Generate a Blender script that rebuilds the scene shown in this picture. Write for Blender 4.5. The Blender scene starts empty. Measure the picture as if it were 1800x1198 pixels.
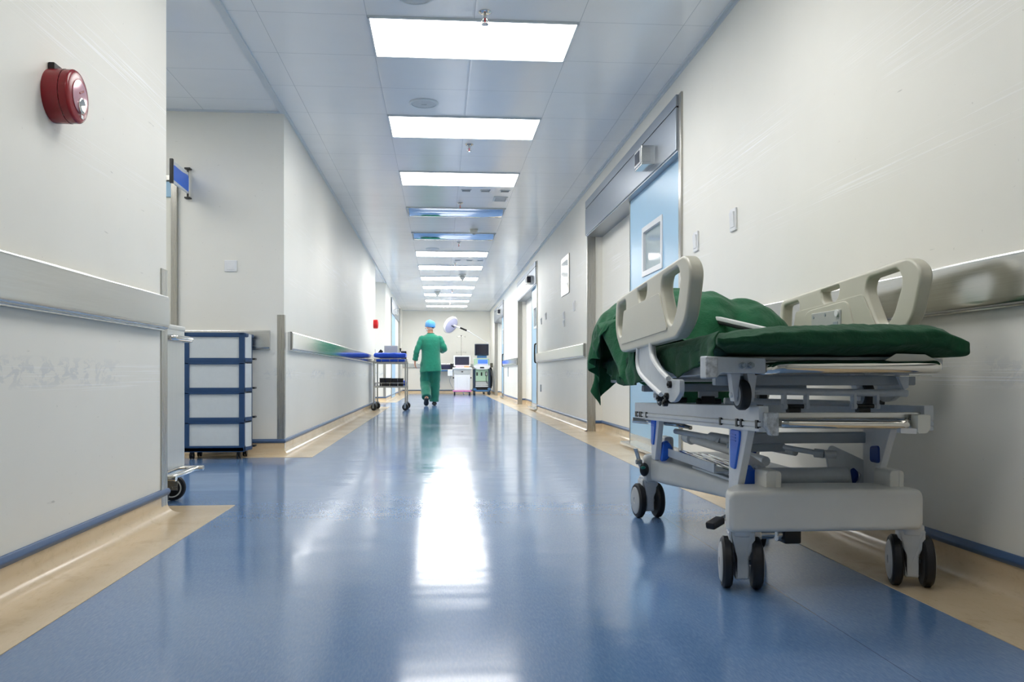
import bpy, bmesh, math, random
from mathutils import Vector, Matrix

C = bpy.context.scene.collection
PI = math.pi
random.seed(7)
BASE = {}

# ------------------------------------------------------------------ materials
def lin(c):
    if isinstance(c, str):
        c = [int(c[i:i + 2], 16) / 255 for i in (0, 2, 4)]
    return tuple((v / 12.92 if v <= 0.04045 else ((v + 0.055) / 1.055) ** 2.4) for v in c[:3]) + (1.0,)

class NT:
    def __init__(self, name):
        self.m = bpy.data.materials.new(name)
        self.m.use_nodes = True
        self.t = self.m.node_tree
        self.b = self.t.nodes['Principled BSDF']
    def n(self, kind, **kw):
        nd = self.t.nodes.new(kind)
        for k, v in kw.items():
            if k.startswith('_'):
                continue
            setattr(nd, k, v)
        return nd
    def link(self, a, b):
        self.t.links.new(a, b)
    def math(self, op, a, b=None, c=None, clamp=False):
        nd = self.n('ShaderNodeMath', operation=op, use_clamp=clamp)
        for i, v in enumerate((a, b, c)):
            if v is None:
                continue
            if isinstance(v, (int, float)):
                nd.inputs[i].default_value = v
            else:
                self.link(v, nd.inputs[i])
        return nd.outputs[0]
    def coords(self):
        tc = self.n('ShaderNodeTexCoord')
        return tc.outputs['Object']
    def sep(self, v):
        s = self.n('ShaderNodeSeparateXYZ')
        self.link(v, s.inputs[0])
        return s.outputs
    def mapped(self, v, scale=(1, 1, 1), rot=(0, 0, 0), loc=(0, 0, 0)):
        m = self.n('ShaderNodeMapping')
        m.inputs['Scale'].default_value = scale
        m.inputs['Rotation'].default_value = rot
        m.inputs['Location'].default_value = loc
        self.link(v, m.inputs['Vector'])
        return m.outputs[0]
    def noise(self, v, scale, detail=3, rough=0.5, dist=0.0):
        x = self.n('ShaderNodeTexNoise')
        x.inputs['Scale'].default_value = scale
        x.inputs['Detail'].default_value = detail
        x.inputs['Roughness'].default_value = rough
        x.inputs['Distortion'].default_value = dist
        self.link(v, x.inputs['Vector'])
        return x.outputs['Fac']
    def ramp(self, f, a, b, ca=(0, 0, 0, 1), cb=(1, 1, 1, 1)):
        r = self.n('ShaderNodeValToRGB')
        r.color_ramp.elements[0].position = a
        r.color_ramp.elements[1].position = b
        r.color_ramp.elements[0].color = ca
        r.color_ramp.elements[1].color = cb
        self.link(f, r.inputs[0])
        return r.outputs[0]
    def mix(self, f, a, b):
        m = self.n('ShaderNodeMix', data_type='RGBA')
        if isinstance(f, (int, float)):
            m.inputs[0].default_value = f
        else:
            self.link(f, m.inputs[0])
        for i, v in ((6, a), (7, b)):
            if isinstance(v, tuple):
                m.inputs[i].default_value = v
            else:
                self.link(v, m.inputs[i])
        return m.outputs[2]
    def bump(self, h, strength=0.1, dist=0.01, prev=None):
        b = self.n('ShaderNodeBump')
        b.inputs['Strength'].default_value = strength
        b.inputs['Distance'].default_value = dist
        self.link(h, b.inputs['Height'])
        if prev is not None:
            self.link(prev, b.inputs['Normal'])
        return b.outputs[0]
    def set(self, **kw):
        for k, v in kw.items():
            k = k.replace('_', ' ')
            s = self.b.inputs[k]
            if isinstance(v, (int, float, tuple)):
                s.default_value = v
            else:
                self.link(v, s)
        return self

def simple(name, col, rough=0.5, metal=0.0, var=0.06, scale=30, bump=0.0, **kw):
    t = NT(name)
    v = t.coords()
    n = t.noise(v, scale, 4, 0.6)
    c = lin(col)
    d = tuple(max(0, x * (1 - var)) for x in c[:3]) + (1,)
    e = tuple(min(1, x * (1 + var)) for x in c[:3]) + (1,)
    t.set(Base_Color=t.ramp(n, 0.3, 0.7, d, e), Metallic=metal)
    t.set(Roughness=t.math('MULTIPLY_ADD', n, rough * 0.3, rough * 0.85))
    if bump:
        t.set(Normal=t.bump(n, bump, 0.004))
    for k, x in kw.items():
        t.set(**{k: x})
    return t.m

def brushed(name, col, rough=0.28, axis='y', strength=0.05):
    t = NT(name)
    v = t.coords()
    sc = {'y': (300, 3, 300), 'x': (3, 300, 300), 'z': (300, 300, 3)}[axis]
    n = t.noise(t.mapped(v, sc), 1.0, 4, 0.6)
    c = lin(col)
    d = tuple(x * 0.9 for x in c[:3]) + (1,)
    t.set(Base_Color=t.ramp(n, 0.3, 0.7, d, c), Metallic=1.0)
    t.set(Roughness=t.math('MULTIPLY_ADD', n, 0.1, rough - 0.05))
    t.set(Normal=t.bump(n, strength, 0.001))
    return t.m

def wall_mat(name, axis, scuffs):
    """cream gloss paint; scratches run along the wall in the height bands of passing trolleys"""
    t = NT(name)
    v = t.coords()
    x, y, z = t.sep(v)
    n1 = t.noise(v, 1.3, 4, 0.6)
    col = t.ramp(n1, 0.3, 0.75, lin('ebe9e0'), lin('f0eee6'))
    sp = t.noise(v, 60, 2, 0.5)
    col = t.mix(t.math('MULTIPLY', t.ramp(sp, 0.74, 0.78), 0.25), col, lin('8f8f86'))
    sc = (5, 1.1, 170) if axis == 'y' else (1.1, 5, 170)
    s1 = t.noise(t.mapped(v, sc, rot=(0.03, 0, 0)), 1.0, 2, 0.6)
    s1 = t.ramp(s1, 0.57, 0.63)
    patch = t.ramp(t.noise(t.mapped(v, (1, 1.0, 2.2), loc=(3, 1.7, 0.4)), 1.1, 2, 0.5), 0.36, 0.50)
    total = None
    for z0, half, amt in scuffs:
        band = t.math('SUBTRACT', 1.0, t.math('DIVIDE', t.math('ABSOLUTE', t.math('SUBTRACT', z, z0)), half), clamp=True)
        band = t.math('MULTIPLY', t.math('POWER', band, 0.7), amt)
        total = band if total is None else t.math('MAXIMUM', total, band)
    gn = t.n('ShaderNodeNewGeometry')
    nx, ny, nz = t.sep(gn.outputs['Normal'])
    total = t.math('MULTIPLY', total, t.math('ABSOLUTE', nx if axis == 'y' else ny))
    f = t.math('MULTIPLY', t.math('MULTIPLY', s1, patch), total, clamp=True)
    col = t.mix(f, col, lin('ffffff'))
    peel = t.noise(t.mapped(v, (16, 16, 30)), 1.0, 5, 0.7, 0.6)
    low = t.math('SUBTRACT', 1.0, t.math('DIVIDE', t.math('ABSOLUTE', t.math('SUBTRACT', z, 0.615)), 0.05), clamp=True)
    run = t.ramp(t.noise(t.mapped(v, (1, 0.9, 0.3), loc=(0, 0.35, 0)), 1.3, 2, 0.5), 0.48, 0.60)
    pf = t.math('MULTIPLY', t.math('MULTIPLY', t.ramp(peel, 0.50, 0.54), t.math('POWER', low, 0.5)), t.math('MULTIPLY', run, 0.34), clamp=True)
    col = t.mix(pf, col, lin('b4bcc4'))
    dk = t.ramp(t.noise(t.mapped(v, (30, 9, 60), loc=(1, 2, 3)), 1.0, 2, 0.5), 0.76, 0.80)
    col = t.mix(t.math('MULTIPLY', dk, 0.35), col, lin('77776f'))
    t.set(Base_Color=col, Roughness=t.math('MULTIPLY_ADD', n1, 0.12, 0.42), Specular_IOR_Level=0.4)
    t.set(Normal=t.bump(f, 0.25, 0.002, t.bump(t.noise(v, 2.2, 3, 0.5), 0.05, 0.02)))
    return t.m

def floor_mat():
    t = NT('blue_vinyl')
    v = t.coords()
    x, y, z = t.sep(v)
    n = t.noise(t.mapped(v, (1, 1, 1), rot=(0, 0, 0.6)), 1.2, 3, 0.6)
    col = t.ramp(n, 0.3, 0.75, lin('587aa6'), lin('6587b2'))
    fl = t.noise(t.mapped(v, (220, 42, 1), rot=(0, 0, 0.75)), 1.0, 2, 0.6)
    col = t.mix(t.math('MULTIPLY', t.ramp(fl, 0.42, 0.75), 0.26), col, lin('8ea9cc'))
    fd = t.noise(t.mapped(v, (170, 34, 1), rot=(0, 0, 0.5), loc=(4, 2, 0)), 1.0, 2, 0.6)
    col = t.mix(t.math('MULTIPLY', t.ramp(fd, 0.45, 0.77), 0.26), col, lin('41608e'))
    ln = t.math('LESS_THAN', t.math('ABSOLUTE', t.math('SUBTRACT', x, 0.95)), 0.0012)
    col = t.mix(t.math('MULTIPLY', ln, 0.6), col, lin('1d3050'))
    t.set(Base_Color=col)
    wear = t.noise(v, 1.6, 3, 0.6)
    t.set(Roughness=t.math('MULTIPLY_ADD', wear, 0.14, 0.07))
    wav = t.noise(t.mapped(v, (0.8, 2.0, 1)), 1.5, 2, 0.5)
    rip = t.noise(t.mapped(v, (1.6, 6.5, 1)), 1.0, 1, 0.4)
    t.set(Normal=t.bump(rip, 0.22, 0.006, t.bump(wav, 0.12, 0.012)))
    t.set(Specular_IOR_Level=0.9)
    return t.m

def beige_mat():
    t = NT('beige_vinyl')
    v = t.coords()
    n = t.noise(v, 2.2, 4, 0.6)
    col = t.ramp(n, 0.3, 0.75, lin('d3bd9b'), lin('dfcbac'))
    fl = t.noise(t.mapped(v, (110, 25, 60), rot=(0, 0, 0.6)), 1.0, 3, 0.65)
    col = t.mix(t.math('MULTIPLY', t.ramp(fl, 0.56, 0.75), 0.4), col, lin('b8a480'))
    dirt = t.noise(v, 5.0, 5, 0.7)
    col = t.mix(t.math('MULTIPLY', t.ramp(dirt, 0.56, 0.8), 0.35), col, lin('8c7448'))
    t.set(Base_Color=col, Roughness=t.math('MULTIPLY_ADD', n, 0.12, 0.13))
    t.set(Normal=t.bump(t.noise(v, 3, 2, 0.5), 0.1, 0.008), Specular_IOR_Level=0.6)
    return t.m

def ceiling_mat(name, px, py):
    """enamelled metal tiles: the joints follow the tile size, each tile slightly dished"""
    t = NT(name)
    v = t.coords()
    x, y, z = t.sep(v)
    fx = t.math('FRACT', t.math('ADD', t.math('DIVIDE', x, px), 100.0))
    fy = t.math('FRACT', t.math('ADD', t.math('DIVIDE', y, py), 100.0))
    ex = t.math('MULTIPLY', t.math('MINIMUM', fx, t.math('SUBTRACT', 1.0, fx)), px)
    ey = t.math('MULTIPLY', t.math('MINIMUM', fy, t.math('SUBTRACT', 1.0, fy)), py)
    e = t.math('MINIMUM', ex, ey)
    joint = t.math('LESS_THAN', e, 0.0018)
    n = t.noise(v, 0.9, 3, 0.6)
    col = t.ramp(n, 0.3, 0.75, lin('edf0f2'), lin('f2f4f5'))
    col = t.mix(t.math('MULTIPLY', joint, 0.55), col, lin('8d9aa4'))
    t.set(Base_Color=col, Roughness=t.math('MULTIPLY_ADD', n, 0.10, 0.14), Specular_IOR_Level=0.9)
    edge = t.math('MINIMUM', t.math('DIVIDE', e, 0.012), 1.0)
    wav = t.noise(t.mapped(v, (1.6, 2.6, 1)), 1.0, 2, 0.5)
    t.set(Normal=t.bump(edge, 0.25, 0.002, t.bump(wav, 0.22, 0.02)))
    return t.m

def cloth_mat(name, a, b, weave=500, sheen=0.3):
    t = NT(name)
    v = t.coords()
    n = t.noise(v, 9, 4, 0.6)
    w = t.noise(t.mapped(v, (1, 1, 1)), weave, 2, 0.6)
    col = t.ramp(n, 0.25, 0.8, lin(a), lin(b))
    t.set(Base_Color=col, Roughness=0.85, Sheen_Weight=sheen, Sheen_Roughness=0.5)
    wr = t.noise(t.mapped(v, (26, 15, 26)), 1.0, 3, 0.6, 0.5)
    t.set(Normal=t.bump(w, 0.12, 0.001, t.bump(wr, 0.6, 0.010)))
    return t.m

def emit_mat(name, col, s):
    t = NT(name)
    t.set(Base_Color=lin(col), Emission_Color=lin(col), Emission_Strength=s, Roughness=0.4)
    return t.m

M = {}
def setup_materials():
    M['wall_y'] = wall_mat('cream_wall_paint', 'y', [(1.74, 0.16, 0.8), (1.35, 0.07, 0.5), (0.60, 0.05, 0.9)])
    M['wall_x'] = wall_mat('cream_wall_paint_cross', 'x', [(0.6, 0.05, 0.4)])
    M['floor'] = floor_mat()
    M['beige'] = beige_mat()
    M['ceil'] = ceiling_mat('ceiling_tiles', 0.5975, 0.585)
    M['strip'] = simple('blue_rubber_strip', '3f5c85', 0.4)
    M['steel_y'] = brushed('brushed_steel_rail', 'd4d4d0', 0.19, 'y')
    M['steel_x'] = brushed('brushed_steel_cross', 'cfcfcb', 0.26, 'x')
    M['steel_z'] = brushed('brushed_steel_upright', 'b9b7b0', 0.28, 'z')
    M['cartsteel'] = brushed('bright_cart_steel', 'e2e2de', 0.42, 'z')
    M['polish'] = brushed('polished_steel', 'd6d6d4', 0.10, 'y', 0.02)
    M['lintel'] = brushed('satin_steel_lintel', 'a6aeb8', 0.36, 'y', 0.03)
    M['chrome'] = simple('chrome', 'e0ddd6', 0.07, 1.0, 0.03)
    M['mirror'] = simple('mirror_reflector', 'dfe2e6', 0.05, 1.0, 0.02)
    M['bluedoor'] = simple('pale_blue_door_laminate', 'a3cbe6', 0.3, 0, 0.02, 3)
    M['cream'] = simple('cream_panel', 'e6e4d8', 0.35, 0, 0.02, 3)
    M['white'] = simple('white_plastic', 'e8e9ea', 0.35, 0, 0.02)
    M['whitemetal'] = simple('white_enamel', 'e3e5e6', 0.32, 0, 0.03)
    M['greymetal'] = simple('grey_enamel', '9aa3aa', 0.35, 0.0, 0.05)
    M['lightgrey'] = simple('light_grey_enamel', 'c6ccd1', 0.35, 0.0, 0.05, 40)
    M['scratched'] = simple('scratched_grey_enamel', 'bcc0c2', 0.45, 0.0, 0.35, 90)
    M['bedplastic'] = simple('beige_grey_moulded_plastic', 'c9c6b6', 0.34, 0, 0.02, 12)
    M['baseplastic'] = simple('warm_grey_base_plastic', 'e6e5df', 0.34, 0, 0.02, 12)
    M['blueplastic'] = simple('blue_plastic', '2a70e2', 0.32, 0, 0.03)
    M['deepblue'] = simple('dark_blue_plastic', '123a8c', 0.35, 0, 0.05)
    M['rubber'] = simple('black_rubber', '15161a', 0.55, 0, 0.2)
    M['black'] = simple('black_plastic', '101114', 0.35, 0, 0.1)
    M['hub'] = simple('grey_hub_plastic', 'b4b6b6', 0.35, 0, 0.04)
    M['red'] = simple('red_alarm_plastic', '8f141f', 0.24, 0, 0.015)
    M['redbright'] = simple('bright_red_alarm_plastic', 'd8141c', 0.3, 0, 0.03)
    M['clear_pink'] = simple('pinkish_lens_plastic', 'd8a9b4', 0.12, 0.25, 0.05)
    M['signblue'] = simple('blue_sign_film', '1c74f0', 0.3, 0, 0.02)
    M['drawerblue'] = simple('navy_drawer_frame', '24466e', 0.4, 0, 0.04)
    M['drawerwhite'] = simple('milky_drawer_plastic', 'd3d8d8', 0.32, 0, 0.02)
    M['green'] = cloth_mat('dark_green_drape_cloth', '0a5030', '0f653e', sheen=0.1)
    M['greensheet'] = cloth_mat('dark_green_sheet_cloth', '043d24', '085030', sheen=0.03)
    M['scrub'] = cloth_mat('green_scrub_cloth', '07745a', '0b866b', 300)
    M['scrub_dark'] = cloth_mat('green_scrub_trouser_cloth', '066551', '09755f', 300)
    M['bluecloth'] = cloth_mat('blue_wrap_cloth', '1447c0', '1d59d8', 200)
    M['capcloth'] = cloth_mat('blue_cap_cloth', '3f8fd0', '6fb4e4', 200)
    M['skin'] = simple('skin', 'd2977b', 0.5, 0, 0.06, 20)
    M['hair'] = simple('dark_hair', '1b1512', 0.6, 0, 0.2)
    M['screen'] = simple('dark_screen_glass', '1b1b2a', 0.1, 0, 0.1)
    M['greyscreen'] = simple('grey_screen_glass', '3b3c4c', 0.12, 0, 0.05)
    M['litscreen'] = emit_mat('lit_blue_screen', '3b63f0', 1.2)
    M['pink'] = simple('pink_trim_plastic', 'ee86c4', 0.35, 0, 0.03)
    M['palepink'] = simple('pale_pink_label', 'f0bcd2', 0.4, 0, 0.03)
    M['orange'] = simple('orange_plastic', 'efa35c', 0.4, 0, 0.03)
    M['machgreen'] = simple('pale_green_panel', 'a9c7ac', 0.4, 0, 0.03)
    M['machdark'] = simple('dark_teal_casing', '1f3348', 0.35, 0, 0.05)
    M['machblue'] = simple('blue_grey_casing', '3f6f9e', 0.35, 0, 0.05)
    M['lampwhite'] = simple('white_lamp_shell', 'f0f1f3', 0.25, 0, 0.02)
    M['lampglass'] = simple('pale_violet_lamp_glass', 'b9bcdd', 0.15, 0, 0.03)
    M['navypad'] = simple('navy_vinyl', '1b1e44', 0.45, 0, 0.08)
    M['greybox'] = simple('grey_equipment_box', 'b9bbb8', 0.4, 0, 0.03)
    M['green_ind'] = simple('teal_indicator', '17766a', 0.4, 0, 0.03)
    M['alarm_black'] = simple('alarm_back_box', '0d0d10', 0.5, 0, 0.1)
    M['diffuser'] = emit_mat('lit_diffuser', 'fffdf9', LIGHT)
    M['diffuser_dim'] = emit_mat('lit_diffuser_fill', 'fffdf9', LIGHT * 0.6)  # weaker glow for the added panel near the camera
    M['diffuser_far'] = emit_mat('lit_diffuser_boosted', 'fffdf9', LIGHT * 1.75)  # far panels set stronger to brighten the far end of the corridor
    M['slot'] = simple('grey_slot', '5f696f', 0.4)
    M['glass'] = simple('window_pane', 'aebdc0', 0.06, 0.0, 0.03)
    M['bronze'] = simple('sprinkler_bronze', '6d6a5c', 0.3, 1.0, 0.1)
    t = NT('clear_pane')
    t.set(Base_Color=(0.75, 0.85, 0.86, 1), Roughness=0.04, Transmission_Weight=0.75, IOR=1.45)
    M['pane'] = t.m

# ------------------------------------------------------------------ mesh builder
class MB:
    def __init__(self):
        self.bm = bmesh.new()
    def _add(self, tmp, mat=None):
        me = bpy.data.meshes.new('tmp')
        if mat is not None:
            bmesh.ops.transform(tmp, matrix=mat, verts=tmp.verts)
        tmp.to_mesh(me)
        tmp.free()
        self.bm.from_mesh(me)
        bpy.data.meshes.remove(me)
        return self
    def box(self, x0, x1, y0, y1, z0, z1, bev=0.0, seg=2, mat=None):
        b = bmesh.new()
        bmesh.ops.create_cube(b, size=1.0)
        sx, sy, sz = abs(x1 - x0), abs(y1 - y0), abs(z1 - z0)
        bmesh.ops.scale(b, vec=(sx, sy, sz), verts=b.verts)
        bev = min(bev, 0.49 * min(sx, sy, sz))
        if bev > 0:
            bmesh.ops.bevel(b, geom=b.edges[:], offset=bev, segments=seg, affect='EDGES', profile=0.5)
        bmesh.ops.translate(b, vec=((x0 + x1) / 2, (y0 + y1) / 2, (z0 + z1) / 2), verts=b.verts)
        return self._add(b, mat)
    def obox(self, p0, p1, w, h, bev=0.0, up=(0, 0, 1)):
        """a bar from p0 to p1, w wide and h high"""
        p0, p1 = Vector(p0), Vector(p1)
        d = p1 - p0
        L = d.length
        d.normalize()
        upv = Vector(up)
        s = d.cross(upv)
        if s.length < 1e-5:
            s = d.cross(Vector((1, 0, 0)))
        s.normalize()
        u = s.cross(d)
        m = Matrix(((s.x, d.x, u.x, 0), (s.y, d.y, u.y, 0), (s.z, d.z, u.z, 0), (0, 0, 0, 1)))
        m = Matrix.Translation((p0 + p1) / 2) @ m
        return self.box(-w / 2, w / 2, -L / 2, L / 2, -h / 2, h / 2, bev, 2, m)
    def cyl(self, p0, p1, r0, r1=None, n=20, bev=0.0):
        p0, p1 = Vector(p0), Vector(p1)
        r1 = r0 if r1 is None else r1
        d = p1 - p0
        b = bmesh.new()
        bmesh.ops.create_cone(b, cap_ends=True, segments=n, radius1=r0, radius2=r1, depth=d.length)
        if bev > 0:
            es = [e for e in b.edges if all(len(f.verts) > 4 for f in e.link_faces) or any(len(f.verts) > 4 for f in e.link_faces)]
            bmesh.ops.bevel(b, geom=es, offset=bev, segments=3, affect='EDGES', profile=0.5)
        q = Vector((0, 0, 1)).rotation_difference(d.normalized()).to_matrix().to_4x4()
        return self._add(b, Matrix.Translation((p0 + p1) / 2) @ q)
    def sph(self, c, r, sc=(1, 1, 1), n=20, rot=None):
        b = bmesh.new()
        bmesh.ops.create_uvsphere(b, u_segments=n, v_segments=max(8, n // 2), radius=r)
        m = Matrix.Translation(c)
        if rot is not None:
            m = m @ rot.to_4x4()
        return self._add(b, m @ Matrix.Diagonal((*sc, 1)))
    def lathe(self, prof, origin, axis=(0, 0, 1), n=28):
        """prof: (radius, height) pairs turned about axis"""
        b = bmesh.new()
        rings = []
        for r, h in prof:
            if r < 1e-6:
                rings.append([b.verts.new((0, 0, h))])
            else:
                rings.append([b.verts.new((r * math.cos(2 * PI * k / n), r * math.sin(2 * PI * k / n), h)) for k in range(n)])
        for a, c in zip(rings, rings[1:]):
            for k in range(n):
                q = (k + 1) % n
                if len(a) == 1 and len(c) == 1:
                    continue
                if len(a) == 1:
                    b.faces.new((a[0], c[k], c[q]))
                elif len(c) == 1:
                    b.faces.new((a[k], c[0], a[q]))
                else:
                    b.faces.new((a[k], c[k], c[q], a[q]))
        bmesh.ops.recalc_face_normals(b, faces=b.faces)
        q = Vector((0, 0, 1)).rotation_difference(Vector(axis).normalized()).to_matrix().to_4x4()
        return self._add(b, Matrix.Translation(origin) @ q)
    def tube(self, pts, r, n=10, closed=False, sx=1.0):
        """round tube along a polyline; r may be a list; sx flattens it"""
        pts = [Vector(p) for p in pts]
        N = len(pts)
        rr = r if isinstance(r, (list, tuple)) else [r] * N
        b = bmesh.new()
        rings = []
        ref = None
        for i, p in enumerate(pts):
            if closed:
                t = (pts[(i + 1) % N] - pts[i - 1]).normalized()
            else:
                t = (pts[min(i + 1, N - 1)] - pts[max(i - 1, 0)]).normalized()
            if ref is None:
                ref = Vector((0, 0, 1)) if abs(t.z) < 0.9 else Vector((1, 0, 0))
            s = t.cross(ref)
            s.normalize()
            u = s.cross(t).normalized()
            ref = u
            rings.append([b.verts.new(p + (s * math.cos(2 * PI * k / n) * sx + u * math.sin(2 * PI * k / n)) * rr[i]) for k in range(n)])
        prs = list(zip(rings, rings[1:])) + ([(rings[-1], rings[0])] if closed else [])
        for a, c in prs:
            for k in range(n):
                q = (k + 1) % n
                b.faces.new((a[k], a[q], c[q], c[k]))
        if not closed:
            b.faces.new(rings[0][::-1])
            b.faces.new(rings[-1])
        bmesh.ops.recalc_face_normals(b, faces=b.faces)
        return self._add(b)
    def prism(self, poly, a0, a1, plane='xz', bev=0.0, seg=2):
        """a polygon in a plane, given thickness a0..a1 along the third axis"""
        b = bmesh.new()
        def P(u, v, w):
            return {'xz': (u, w, v), 'yz': (w, u, v), 'xy': (u, v, w)}[plane]
        f0 = b.faces.new([b.verts.new(P(u, v, a0)) for u, v in poly])
        r = bmesh.ops.extrude_face_region(b, geom=[f0])
        vs = [g for g in r['geom'] if isinstance(g, bmesh.types.BMVert)]
        d = {'xz': (0, a1 - a0, 0), 'yz': (a1 - a0, 0, 0), 'xy': (0, 0, a1 - a0)}[plane]
        bmesh.ops.translate(b, vec=d, verts=vs)
        bmesh.ops.recalc_face_normals(b, faces=b.faces)
        if bev > 0:
            bmesh.ops.bevel(b, geom=b.edges[:], offset=bev, segments=seg, affect='EDGES', profile=0.5)
        return self._add(b)
    def loft(self, rings, cap=True):
        """rings: lists of points, same count, each ring closed"""
        b = bmesh.new()
        R = [[b.verts.new(p) for p in ring] for ring in rings]
        n = len(R[0])
        for a, c in zip(R, R[1:]):
            for k in range(n):
                q = (k + 1) % n
                b.faces.new((a[k], a[q], c[q], c[k]))
        if cap:
            b.faces.new(R[0][::-1])
            b.faces.new(R[-1])
        bmesh.ops.recalc_face_normals(b, faces=b.faces)
        return self._add(b)
    def sweep(self, prof, path):
        """profile (offset, z) swept along a wall-foot polyline with mitred corners; offsets lie to the right of travel"""
        b = bmesh.new()
        P = [Vector((p[0], p[1])) for p in path]
        rows = []
        for i, p in enumerate(P):
            dirs = []
            if i > 0:
                dirs.append((P[i] - P[i - 1]).normalized())
            if i < len(P) - 1:
                dirs.append((P[i + 1] - P[i]).normalized())
            nrm = [Vector((d.y, -d.x)) for d in dirs]
            if len(nrm) == 2:
                m = (nrm[0] + nrm[1])
                m = m / (1 + nrm[0].dot(nrm[1]))
            else:
                m = nrm[0]
            rows.append([b.verts.new((p.x + m.x * o, p.y + m.y * o, z)) for o, z in prof])
        for a, c in zip(rows, rows[1:]):
            for k in range(len(prof) - 1):
                b.faces.new((a[k], c[k], c[k + 1], a[k + 1]))
        bmesh.ops.recalc_face_normals(b, faces=b.faces)
        return self._add(b)
    def build(self, name, mat, parent=None, smooth=35, mats=None):
        me = bpy.data.meshes.new(name)
        o = bpy.data.objects.new(name, me)
        C.objects.link(o)
        if parent is not None:
            base = BASE[parent.name]
            bmesh.ops.translate(self.bm, vec=-base, verts=self.bm.verts)
            o.parent = parent
            BASE[o.name] = base
        else:
            BASE[o.name] = Vector((0, 0, 0))
        bmesh.ops.recalc_face_normals(self.bm, faces=self.bm.faces)
        self.bm.to_mesh(me)
        self.bm.free()
        for m in (mats or [mat]):
            me.materials.append(m)
        if smooth:
            for p in me.polygons:
                p.use_smooth = True
            me.set_sharp_from_angle(angle=math.radians(smooth))
            wn = o.modifiers.new('WeightedNormal', 'WEIGHTED_NORMAL')
            wn.keep_sharp = True
            wn.weight = 80
        return o

def round_poly(pts, r, n=5):
    out = []
    N = len(pts)
    for i in range(N):
        p0, p, p1 = Vector(pts[i - 1]), Vector(pts[i]), Vector(pts[(i + 1) % N])
        rr = r[i] if isinstance(r, (list, tuple)) else r
        a, b = (p0 - p), (p1 - p)
        d = min(rr, a.length * 0.48, b.length * 0.48)
        a, b = p + a.normalized() * d, p + b.normalized() * d
        for k in range(n + 1):
            t = k / n
            out.append(tuple((a * (1 - t) ** 2 + p * 2 * t * (1 - t) + b * t * t)))
    return out

def pierced(name, outer, holes, plane, w0, w1, bev, mat, parent=None):
    """a plate with holes cut through it, edges rounded"""
    cu = bpy.data.curves.new(name, 'CURVE')
    cu.dimensions = '2D'
    cu.fill_mode = 'BOTH'
    th = abs(w1 - w0) / 2
    cu.extrude = max(th - bev, 0.0005)
    cu.bevel_depth = bev
    cu.bevel_resolution = 3
    cu.offset = -bev
    for pts in [outer] + holes:
        s = cu.splines.new('POLY')
        s.points.add(len(pts) - 1)
        for p, q in zip(s.points, pts):
            p.co = (q[0], q[1], 0, 1)
        s.use_cyclic_u = True
    tmp = bpy.data.objects.new('tmp', cu)
    C.objects.link(tmp)
    dg = bpy.context.evaluated_depsgraph_get()
    me = bpy.data.meshes.new_from_object(tmp.evaluated_get(dg))
    bpy.data.objects.remove(tmp)
    mb = MB()
    mid = (w0 + w1) / 2
    b = bmesh.new()
    b.from_mesh(me)
    for v in b.verts:
        u, w, t = v.co
        v.co = {'yz': (mid + t, u, w), 'xz': (u, mid + t, w), 'xy': (u, w, mid + t)}[plane]
    bmesh.ops.remove_doubles(b, verts=b.verts, dist=1e-5)
    mb._add(b)
    bpy.data.meshes.remove(me)
    return mb.build(name, mat, parent, 40)

def arc(c, r, a0, a1, n, plane='xy', z=0.0):
    out = []
    for k in range(n + 1):
        a = math.radians(a0 + (a1 - a0) * k / n)
        u, v = c[0] + r * math.cos(a), c[1] + r * math.sin(a)
        out.append({'xy': (u, v, z), 'xz': (u, z, v), 'yz': (z, u, v)}[plane])
    return out

def smooth_path(pts, n=6):
    """Catmull-Rom through the points"""
    P = [Vector(p) for p in pts]
    out = []
    for i in range(len(P) - 1):
        p0 = P[max(i - 1, 0)]; p1 = P[i]; p2 = P[i + 1]; p3 = P[min(i + 2, len(P) - 1)]
        for k in range(n):
            t = k / n
            out.append(0.5 * ((2 * p1) + (p2 - p0) * t + (2 * p0 - 5 * p1 + 4 * p2 - p3) * t * t + (3 * p1 - p0 - 3 * p2 + p3) * t ** 3))
    out.append(P[-1])
    return out

# ------------------------------------------------------------------ objects
def tag(o, label, cat, group=None):
    o['label'] = label
    o['category'] = cat
    if group:
        o['group'] = group
    return o

def thing(name, loc, label, cat, group=None):
    o = bpy.data.objects.new(name, None)
    o.empty_display_size = 0.1
    C.objects.link(o)
    o.location = loc
    BASE[o.name] = Vector(loc)
    return tag(o, label, cat, group)

def struct(o, label=None):
    o['kind'] = 'structure'
    if label:
        o['label'] = label
    return o

def dup(root, loc, label, group=None):
    r = root.copy()
    C.objects.link(r)
    r.location = loc
    r['label'] = label
    BASE[r.name] = Vector(loc)
    if group:
        r['group'] = group
    for ch in list(root.children):
        c = ch.copy()
        C.objects.link(c)
        c.parent = r
        for g in ch.children:
            d = g.copy()
            C.objects.link(d)
            d.parent = c
    return r
# ================================================================== ROOM
XL, XR, H = -1.186, 1.566, 2.60
YA0, YA1 = 3.68, 6.38          # first side passage on the left
YB0, YB1 = 15.2, 18.05         # second one
YE = 26.0
DOORS = [(5.24, 8.66), (13.24, 16.52), (20.28, 23.6)]

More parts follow.
